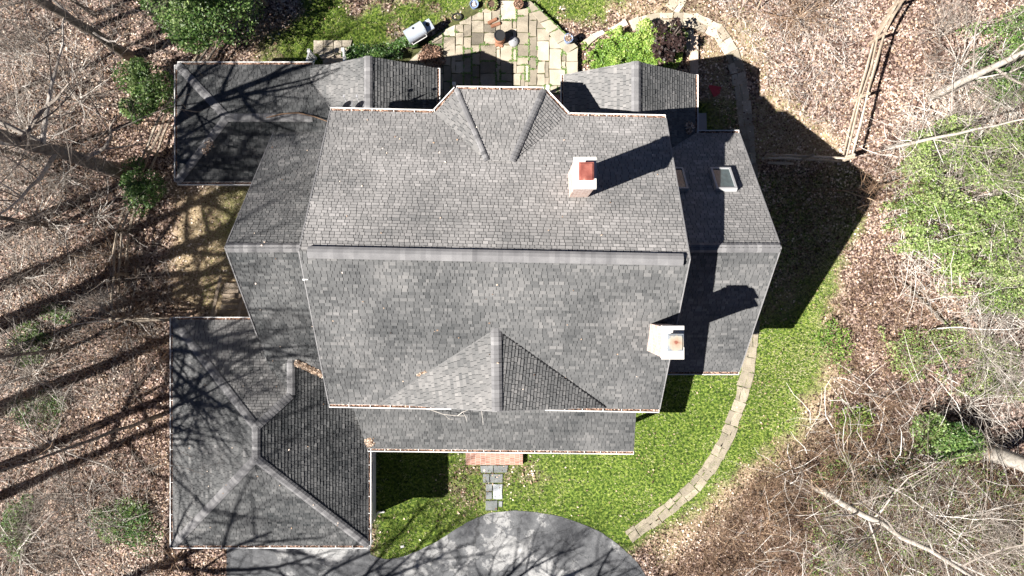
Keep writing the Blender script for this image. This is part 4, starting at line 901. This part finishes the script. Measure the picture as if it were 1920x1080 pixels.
# tall bare trees just outside the frame: the photo shows their long shadows
SHADOW_TREES = [(-70, 470, 19, .27, 'tall bare tree beyond the left edge, nearest the slender dark tree'), (-120, 585, 21, .30, 'tall bare tree beyond the left edge, level with the broken fence'), (-60, 640, 20, .28, 'thick bare tree beyond the left edge, level with the timber stairs'),
    (-140, 730, 20, .27, 'tall bare tree beyond the left edge, level with the garage top'), (-60, 900, 21, .25, 'tall bare tree beyond the left edge, level with the garage middle'), (-170, 1000, 22, .27, 'tall bare tree beyond the lower left corner shading the garage roof'),
    (60, 1160, 20, .22, 'tall bare tree below the lower left corner'), (330, 1250, 17, .17, 'bare tree below the frame left of the driveway'), (640, 1270, 13, .26, 'bare tree below the frame whose limbs shadow the driveway'), (930, 1330, 13, .2, 'bare tree below the frame shading the driveway and front lawn'), (-260, 300, 20, .2, 'tall bare tree far beyond the upper left edge'), (-30, 780, 24, .3, 'tallest bare tree beyond the left edge, level with the garage top corner'), (-210, 690, 25, .33, 'tall bare tree far beyond the left edge, level with the fence corner')]
for i, (a, b, h_, r_, lab) in enumerate(SHADOW_TREES):
    tree(a, b, h_, r_, lab, seed=40 + i, first=(.72 if b < 660 else .5) if a < 0 else .36, nb=15 if a < 0 else 16, spread=.38, kids=(7, 4, 2), sides=8, thick=.72, curl=.30)
# saplings: three shapes, copied
def sapling_proto(seed, h, mat):
    g = random.Random(seed); m = MB()
    for k in range(g.choice((2, 3, 4))):
        a = g.uniform(0, 6.28); branch(m, Vector((g.uniform(-.08, .08), g.uniform(-.08, .08), -.05)), Vector((math.cos(a) * .6, math.sin(a) * .6, 1)), h * g.uniform(.7, 1), .034, 0, 7, 4, .22, .06, .72, (9, 5, 2), g)
    b = len(m.v); me_o = m.build('branches', MAT[mat]); return me_o.data, me_o
SAP = [sapling_proto(70 + i, h_, mt) for i, (h_, mt) in enumerate(((4.6, 'twig'), (3.6, 'twig'), (5.4, 'twig'), (3.2, 'brown_twig')))]
for d_, o_ in SAP: bpy.data.objects.remove(o_)
def spray_proto(seed, n, L, mat):
    g = random.Random(seed); m = MB()
    for k in range(n):
        a = g.uniform(0, 6.28); branch(m, Vector((g.uniform(-.1, .1), g.uniform(-.1, .1), -.05)), Vector((math.cos(a), math.sin(a), g.uniform(.25, 1.1))), L * g.uniform(.6, 1.1), .026, 0, 7, 4, .22, -.01, .74, (6, 3, 0), g)
    o = m.build('branches', MAT[mat]); d_ = o.data; bpy.data.objects.remove(o); return d_
SPRAY = [spray_proto(90, 22, 3.2, 'twig'), spray_proto(91, 16, 2.6, 'twig'), spray_proto(92, 18, 2.2, 'brown_twig')]
for i, (a, b, k, where) in enumerate(((1848, 655, 0, 'above the thick pale trunk at right'), (1760, 985, 0, 'beside the crooked tree in the lower right'), (1890, 1000, 1, 'in the bottom right corner'), (1640, 1010, 1, 'at the bottom edge under the crooked tree'), (1700, 880, 1, 'below the glossy green shrub'), (1440, 940, 2, 'in the brush beyond the path end'), (1590, 870, 2, 'in the brush above the crooked tree'),
        (1880, 420, 1, 'over the green thicket at the right edge'), (1800, 120, 1, 'between the corner tree and the thicket'), (55, 250, 0, 'at the left edge between the two big trunks'), (70, 410, 1, 'at the left edge by the slender dark trunk'), (40, 110, 1, 'in the top left corner'), (60, 700, 0, 'at the left edge above the vines'), (170, 960, 1, 'left of the garage lower corner'), (215, 480, 2, 'over the broken left fence'), (240, 600, 1, 'at the left fence corner'), (1500, 30, 2, 'at the top edge over the pink leaves'), (1790, 380, 1, 'in the middle of the green thicket'), (1740, 300, 1, 'at the upper left of the green thicket'), (1860, 540, 0, 'at the lower right of the green thicket'), (1890, 250, 1, 'between the thicket and the corner tree'), (1820, 760, 1, 'above the glossy green shrub'), (120, 330, 1, 'under the thickest left trunk'), (25, 520, 0, 'at the left edge beside the broken fence shadows'), (150, 190, 1, 'between the two upper left trunks'), (95, 840, 1, 'just below the slim trunk at left'), (30, 1040, 0, 'in the bottom left corner'), (180, 410, 1, 'left of the fence below the holly'))):
    c = G(a, b); c.z = float(hgt(c.x, c.y)); o = bpy.data.objects.new('bare_bush', SPRAY[k]); C.objects.link(o); o.location = c; s_ = random.uniform(.85, 1.15); o.scale = (s_, s_, s_); o.rotation_euler = (0, 0, random.uniform(0, 6.28))
    tag(o, ('wide pale' if k == 0 else 'pale' if k == 1 else 'brown') + ' leafless bush of radiating stems ' + where, 'bush', 'leafless bushes in the woods')
SPOTS = [(60, 180, 0, 'beneath the top left trees'), (95, 275, 2, 'left of the big trunk, upper one'), (40, 350, 1, 'at the left edge under the big trunk'), (20, 470, 2, 'at the left edge below the slender dark trunk'), (130, 500, 0, 'left of the broken fence'), (190, 560, 1, 'just left of the broken fence corner'),
    (70, 620, 2, 'over the green vines at the left edge'), (275, 560, 3, 'inside the fence corner near the garage'), (310, 640, 3, 'touching the garage top left corner'), (140, 700, 0, 'between the fence and the slim trunk'), (50, 780, 2, 'at the left edge above the slim trunk'), (90, 930, 1, 'below the slim trunk at left'),
    (210, 880, 0, 'nearest the garage gutter middle'), (255, 990, 2, 'over the green patch beside the garage corner'), (130, 1030, 0, 'at the bottom left edge'), (330, 1050, 3, 'under the garage bottom corner'), (20, 100, 1, 'in the top left corner'),
    (1480, -20, 2, 'at the top edge left of the long fence'), (1560, 10, 0, 'at the top edge beside the long fence'), (1420, 20, 3, 'at the top edge near the curved path'), (1760, 70, 1, 'between the long fence and the corner tree'), (1850, 330, 2, 'rising from the green thicket'), (1780, 250, 0, 'between the two pale trunks at right'),
    (1890, 480, 1, 'at the right edge over the thicket'), (1840, 640, 2, 'with the widest pale spray below the thicket'), (1740, 620, 0, 'below the thicket, nearer the lawn'), (1900, 700, 2, 'at the right edge above the thick trunk'), (1580, 360, 3, 'in the tip of the house shadow'),
    (1640, 900, 0, 'in the brown brush beside the crooked tree'), (1720, 960, 2, 'in the brown brush below the leafy shrub'), (1830, 960, 1, 'below the thick pale trunk'), (1900, 1020, 2, 'in the bottom right corner'), (1560, 1040, 1, 'at the bottom edge below the crooked tree'), (1430, 1000, 3, 'in the brush near the path end'), (1340, 1050, 3, 'in the brush beside the driveway'), (1500, 880, 3, 'between the lawn and the crooked tree'), (1680, 1060, 0, 'at the bottom edge in the brown brush'), (1630, 740, 3, 'on the leaf slope left of the leafy shrub')]
for i, (a, b, k, where) in enumerate(SPOTS):
    c = G(a, b); c.z = float(hgt(c.x, c.y)); o = bpy.data.objects.new('bare_sapling', SAP[k][0]); C.objects.link(o); o.location = c; s_ = random.uniform(.8, 1.1); o.scale = (s_, s_, s_ * random.uniform(.7, .9)); o.rotation_euler = (0, 0, random.uniform(0, 6.28))
    tag(o, ('pale' if k != 3 else 'brown') + ' leafless sapling ' + where, 'sapling', 'leafless saplings in the woods')

def leaf_blob(name, c, rx, ry, rz_, n, mat, parent=None, size=(.03, .06), lumps=14, shape=.5, tmean=.5, flat=.9, seed=0, cover=1.0):
    g = np.random.default_rng(seed); lc = g.normal(0, 1, (lumps, 3)); lc /= np.linalg.norm(lc, axis=1)[:, None]; lc *= g.uniform(.25, .82, (lumps, 1)); lc[:, 2] = np.abs(lc[:, 2]) * .8 - .1
    lr = g.uniform(.22, .42, lumps); lt = g.normal(0, .10, lumps)
    k = g.integers(0, lumps, n); d = g.normal(0, 1, (n, 3)); d /= np.linalg.norm(d, axis=1)[:, None]
    rr = lr[k] * g.uniform(.55, 1.08, n) ** .6
    p = lc[k] + d * rr[:, None]; p = p * np.array([rx, ry, rz_]) + np.array(tuple(c))
    L = g.uniform(size[0], size[1], n); ux, uy = rand_axes(n, L, L * g.uniform(.4, .65, n), flat)
    tn = np.clip(tmean + lt[k] + g.normal(0, .17, n), 0, 1)
    keep = p[:, 2] > .01
    return quads(name, p[keep] if parent is None else p[keep] - np.array(tuple(parent_world(parent))), ux[keep], uy[keep], tn[keep], MAT[mat], parent)
def shrub(px, py, rx, ry, h, n, mat, lab, name='evergreen_shrub', cat='shrub', seed=0, zc=.5, stem=True, **kw):
    """rx, ry in photo pixels at crown height"""
    z = h * zc; k = U * (1 - z / H); base = Vector(((px - CX) * k, -(py - CY) * k, 0)); base.z = float(hgt(base.x, base.y)); t = thing(name, base, lab, cat)
    if stem:
        g = random.Random(seed); m = MB()
        for _ in range(5):
            a = g.uniform(0, 6.28); m.tube([Vector((0, 0, -.05)), Vector((math.cos(a) * rx * k * .25, math.sin(a) * ry * k * .25, h * .45)), Vector((math.cos(a) * rx * k * .5, math.sin(a) * ry * k * .5, h * .75))], [.04, .025, .01], 5, .3)
        part(m, 'stem', 'bark', t)
    leaf_blob('foliage', base + Vector((0, 0, h * .42)), rx * k, ry * k, h * .62, n, mat, t, seed=seed, **kw); return t
shrub(350, 10, 125, 92, 5.0, 15000, 'green_leaf', 'largest evergreen crown, hanging in from the top edge at left', 'evergreen_tree', 'tree', 1, lumps=34, size=(.04, .08), tmean=.62)
shrub(272, 168, 60, 74, 2.6, 8000, 'green_leaf', 'round yellow green evergreen beside the rear left gutter corner', seed=2, lumps=22, size=(.035, .07), tmean=.68)
shrub(262, 350, 40, 62, 2.2, 4200, 'green_leaf', 'dark holly over the left fence near the big trunk', seed=3, lumps=16, size=(.03, .06), tmean=.52)
shrub(1783, 826, 84, 58, 2.0, 8000, 'green_leaf', 'glossy green shrub left of the thick pale trunk', seed=4, lumps=24, size=(.035, .075), tmean=.66)
shrub(705, 104, 72, 24, 1.2, 4500, 'green_leaf', 'dark green shrub row behind the rear left gable', seed=5, lumps=18, size=(.03, .06), tmean=.45)
shrub(770, 84, 30, 22, 1.1, 1800, 'green_leaf', 'small dark shrub brushing the front of the grill', seed=6, lumps=8, size=(.03, .06), tmean=.42)
shrub(815, 102, 40, 26, .7, 1800, 'debris', 'withered brown shrub between the gable and the patio', 'withered_shrub', seed=7, lumps=12, size=(.03, .06), tmean=.55)
shrub(1254, 76, 40, 52, 1.9, 1000, 'dark_leaf', 'purple black leaved shrub beside the bright green bed', 'dark_shrub', seed=8, lumps=14, size=(.06, .10), tmean=.4, flat=.5)
shrub(50, 650, 60, 50, .8, 2600, 'green_leaf', 'low green vine clump at the left edge', 'vine_clump', seed=9, lumps=14, stem=False, tmean=.6)
shrub(28, 975, 46, 70, .8, 2200, 'green_leaf', 'low green vine clump near the bottom left corner', 'vine_clump', seed=10, lumps=14, stem=False, tmean=.6)
shrub(235, 985, 80, 70, .9, 3200, 'green_leaf', 'low green vine clump beside the garage bottom corner', 'vine_clump', seed=11, lumps=18, stem=False, tmean=.5)
shrub(70, 765, 60, 40, .7, 1800, 'green_leaf', 'low green vine clump above the slim trunk', 'vine_clump', seed=12, lumps=14, stem=False, tmean=.5)
shrub(95, 590, 50, 22, .6, 900, 'green_leaf', 'sparse green vines below the left saplings', 'vine_clump', seed=13, lumps=10, stem=False, tmean=.55)
shrub(1560, 640, 50, 70, .5, 900, 'lime_leaf', 'sparse yellow green weeds on the leaf slope beside the lawn', 'weed_patch', seed=14, lumps=16, stem=False, tmean=.4)
shrub(1600, 790, 46, 60, .6, 900, 'lime_leaf', 'sparse yellow green weeds above the brown brush', 'weed_patch', seed=15, lumps=16, stem=False, tmean=.45)
def in_poly(n, poly, g=RNG):
    xs = [p[0] for p in poly]; ys = [p[1] for p in poly]; x = g.uniform(min(xs), max(xs), n * 3); y = g.uniform(min(ys), max(ys), n * 3); k = pip(x, y, poly); return x[k][:n], y[k][:n]
def cover(name, poly, n, mat, lab, cat, hh=.5, size=(.03, .055), gap=.42, seed=0, tmean=.55, soft=16, ns=.5, top=.6, kind='stuff', clump=0.0):
    px, py = in_poly(n, poly); X = (px - CX) * U; Y = -(py - CY) * U; nz = fbm(X, Y, ns, seed); n2 = fbm(X, Y, 1.6, seed + 7)
    e = np.clip(sdist(px, py, poly) / soft + (n2 - .5) * 3, 0, 1); keep = (nz * .6 + n2 * .4 > gap - .12 * e) & (RNG.uniform(0, 1, len(px)) < e) & (fbm(X, Y, 2.2, seed + 40) > clump)
    z = hgt(X, Y) + hh * (.1 + nz * .9 + n2 * .8 + fbm(X, Y, 3.5, seed + 3) * .6) * e * RNG.uniform(top, 1, len(px)) - hh * .1
    L = RNG.uniform(size[0], size[1], len(px)); ux, uy = rand_axes(len(px), L, L * RNG.uniform(.45, .7, len(px)), .8)
    cc = np.stack([X, Y, np.maximum(z, .02)], 1)[keep]
    tn = np.clip(tmean + (n2 - .5) * .8 + RNG.normal(0, .19, len(px)), 0, 1)[keep]
    return tag(quads(name, cc, ux[keep], uy[keep], tn, MAT[mat]), lab, cat, kind=kind)
cover('garden_bed', [(1090, 80), (1135, 62), (1190, 50), (1225, 40), (1290, 62), (1280, 100), (1262, 150), (1200, 160), (1092, 155)], 18000, 'lime_leaf', 'bright green leafy ground cover bed between patio and dark shrub', 'ground cover', .55, (.03, .06), .22, 3, .60, 22)
cover('green_thicket', [(1640, 400), (1690, 250), (1760, 210), (1820, 250), (1940, 220), (1940, 620), (1830, 600), (1760, 560), (1740, 500), (1660, 480)], 62000, 'pale_leaf', 'dense pale green vine thicket covering the slope at the right edge', 'thicket', 1.7, (.03, .065), .47, 5, .56, top=.22, clump=.47)
cover('green_thicket', [(1780, 60), (1940, 20), (1940, 210), (1830, 215), (1800, 150)], 14000, 'green_leaf', 'thin green vine thicket around the top right trunks', 'thicket', 1.3, (.03, .06), .46, 15, .6, top=.3, clump=.40)
cover('green_thicket', [(1640, 610), (1780, 600), (1900, 640), (1940, 760), (1760, 740), (1660, 700)], 7000, 'pale_leaf', 'scattered green vines under the wide pale sapling spray', 'thicket', .5, (.03, .055), .5, 25, .5)
cover('green_thicket', [(1500, 850), (1700, 820), (1940, 880), (1940, 1100), (1500, 1100)], 15000, 'pale_leaf', 'patchy green vines under the brown brush at lower right', 'thicket', .8, (.03, .055), .48, 35, .36, top=.3, clump=.45)
def brush(name, poly, n, mat, lab, cat, L=(.4, 1.3), h=.8, r=.006, seed=0, tone=.5):
    g = random.Random(seed); px, py = in_poly(n, poly); m = MB()
    for x, y in zip(px, py):
        c = G(x, y); c.z = float(hgt(c.x, c.y)) + g.uniform(0, h) * g.random(); a = g.uniform(0, 6.28); d = Vector((math.cos(a), math.sin(a), g.uniform(-.1, .9))); l_ = g.uniform(*L); pts = [c]
        for k in range(4):
            d = (d + Vector((g.gauss(0, .25), g.gauss(0, .25), g.gauss(0, .2) - .08))).normalized(); pts.append(pts[-1] + d * l_ / 4)
            pts[-1].z = max(pts[-1].z, .02)
        rr = r * g.uniform(.6, 1.5); m.tube(pts, [rr, rr, rr * .8, rr * .6, rr * .3], 3, min(1, max(0, g.gauss(tone, .25))), cap=False)
    return tag(m.build(name, MAT[mat]), lab, cat, kind='stuff')
brush('brush', [(1230, 1090), (1330, 960), (1450, 860), (1560, 760), (1700, 800), (1940, 880), (1940, 1100), (1230, 1100)], 8000, 'brown_twig', 'tangle of brown leafless brush filling the lower right corner', 'brush', h=1.5, seed=1, tone=.42)
brush('brush', [(1450, 860), (1560, 720), (1800, 700), (1940, 560), (1940, 1100), (1350, 1100)], 550, 'twig', 'pale leafless twigs over the lower right brush', 'brush', (.9, 2.8), 2.0, .011, 2, .85)
brush('brush', [(1340, -20), (1640, -20), (1600, 120), (1560, 260), (1440, 170), (1380, 60)], 1000, 'twig', 'fine pale twigs over the pink leaves left of the long fence', 'brush', (.3, 1.0), .5, .006, 3, .75)
brush('brush', [(-30, -20), (240, -20), (200, 200), (180, 330), (-30, 420)], 1300, 'twig', 'fine bare twigs under the upper left trees', 'brush', (.4, 1.5), 1.2, .007, 4, .6)
brush('brush', [(-30, 420), (330, 470), (310, 660), (250, 760), (-30, 800)], 1900, 'twig', 'bare twig tangle left of the house around the broken fence', 'brush', (.4, 1.5), 1.1, .007, 5, .5)
brush('brush', [(-30, 850), (300, 850), (310, 1100), (-30, 1100)], 1300, 'twig', 'bare twigs in the lower left woods', 'brush', (.4, 1.5), 1.1, .007, 6, .5)
brush('brush', [(1640, 250), (1940, 0), (1940, 640), (1680, 560)], 900, 'twig', 'pale bare twigs over the green thicket', 'brush', (.7, 2.6), 2.0, .010, 7, .9)
brush('brush', [(1540, 560), (1640, 480), (1760, 560), (1700, 800), (1560, 760)], 1300, 'brown_twig', 'low reddish brown twigs on the leaf slope beside the lawn', 'brush', (.3, .9), .4, .006, 8, .45)
m = MB(); m.tube([g3(1440, 305, .2), g3(1470, 306, .22), g3(1488, 307, .2)], [.05, .07, .04], 6, .8); tag(m.build('fallen_log', MAT['fence_wood']), 'short pale log lying in the house shadow near the fence corner', 'log')
m = MB(); m.tube([g3(1693, 530, .1), g3(1740, 575, .12), g3(1790, 625, .1)], [.05, .07, .05], 6, .4); tag(m.build('fallen_log', MAT['bark']), 'dark fallen limb on the leaf slope below the thicket', 'log')

# ------------------------------------------------------------ leaf litter and grass as real little faces
def free(px, py, keep_patio=False):
    k = ~pip(px, py, HOUSE_ZONE) & ~pip(px, py, DRV)
    if not keep_patio: k &= ~pip(px, py, PATIO)
    return k
n = 210000; px = RNG.uniform(-40, 1960, n); py = RNG.uniform(-40, 1120, n); k = free(px, py); px, py = px[k], py[k]
X, Y = (px - CX) * U, -(py - CY) * U; g_, d_ = masks(X, Y); wood = np.clip(1 - g_, 0, 1)
k = RNG.uniform(0, 1, len(px)) < wood * (1 - .75 * d_) * .9 + .006 + .03 * (fbm(X, Y, .7, 77) > .62); px, py, X, Y, d_, g_ = px[k], py[k], X[k], Y[k], d_[k], g_[k]; n = len(px)
L = RNG.uniform(.035, .065, n); ux, uy = rand_axes(n, L, L * RNG.uniform(.5, .8, n), .75); z = hgt(X, Y) + RNG.uniform(.01, .07, n)
tn = np.clip(RNG.normal(.45, .26, n) + (fbm(X, Y, .5, 31) - .5) * 1.0 + (fbm(X, Y, 1.7, 33) - .5) * .5 - .04 + .10 * d_ - .17 * ((px > 1490) & (py > 440)) - .32 * np.clip(sdist(px, py, [(1380, 1100), (1420, 900), (1540, 740), (1700, 700), (2000, 700), (2000, 1100)]) / 60 + (fbm(X, Y, .8, 17) - .4) * 3, 0, 1) + .0 * (px < 420), 0, 1)
tag(quads('leaf_litter', np.stack([X, Y, z], 1), ux, uy, tn, MAT['dry_leaf']), 'fallen brown and pink leaves carpeting the woods', 'leaves', kind='stuff')
n = 330000; px = RNG.uniform(380, 1640, n); py = RNG.uniform(-40, 1120, n); k = free(px, py); px, py = px[k], py[k]
X, Y = (px - CX) * U, -(py - CY) * U; g_, d_ = masks(X, Y); tuft = fbm(X, Y, 2.2, 55); pr = np.where(g_ > .02, g_ * (.35 + tuft), 0) + d_ * .5
k = RNG.uniform(0, 1, len(px)) < pr; X, Y, g_, d_, tuft, py = X[k], Y[k], g_[k], d_[k], tuft[k], py[k]; n = len(X)
a = RNG.uniform(0, 2 * np.pi, n); L = RNG.uniform(.025, .06, n); up_ = np.stack([np.cos(a) * .75, np.sin(a) * .75, RNG.uniform(.3, .9, n)], 1) * L[:, None]; sd_ = np.stack([-np.sin(a), np.cos(a), np.zeros(n)], 1) * RNG.uniform(.008, .016, n)[:, None]
z = hgt(X, Y) + .02 + L * .4
dryp = np.clip(d_ * 1.1 * (1 - .3 * g_), 0, 1); tn = np.clip(np.where(RNG.uniform(0, 1, n) < np.maximum(dryp, .12 + .22 * (fbm(X, Y, .9, 91) > .56) + .5 * np.clip((X / U + CX - 1340) / 200, 0, 1)), RNG.uniform(.85, 1, n), .42 + (tuft - .5) * .8 + (fbm(X, Y, .45, 61) - .5) * .7 + RNG.normal(0, .17, n) + .10 * (py < 200) + .16 * np.clip((X / U + CX - 1330) / 160, 0, 1)), 0, 1)
tag(quads('grass', np.stack([X, Y, z], 1), sd_, up_, tn, MAT['grass_blade'], diamond=False), 'short green grass of the lawns, straw coloured at its edges', 'grass', kind='stuff')
# grass and moss in the patio joints
E_ = np.array([(a[0], a[1], b[0], b[1]) for a, b in PEDGE]); w_ = np.hypot(E_[:, 2] - E_[:, 0], E_[:, 3] - E_[:, 1]); q_ = RNG.choice(len(E_), 26000, p=w_ / w_.sum()); t_ = RNG.uniform(0, 1, len(q_))
px = E_[q_, 0] + (E_[q_, 2] - E_[q_, 0]) * t_ + RNG.normal(0, .7, len(q_)); py = E_[q_, 1] + (E_[q_, 3] - E_[q_, 1]) * t_ + RNG.normal(0, .7, len(q_)); X, Y = (px - CX) * U, -(py - CY) * U
k = fbm(X, Y, 1.5, 88) > .54
X, Y = X[k], Y[k]; n = len(X); ux, uy = rand_axes(n, RNG.uniform(.02, .045, n), RNG.uniform(.012, .025, n), .8)
tag(quads('joint_weeds', np.stack([X, Y, np.full(n, pz + .03)], 1), ux, uy, np.clip(RNG.normal(.72, .2, n), 0, 1), MAT['green_leaf']), 'small weeds growing in the patio joints', 'weeds', kind='stuff')
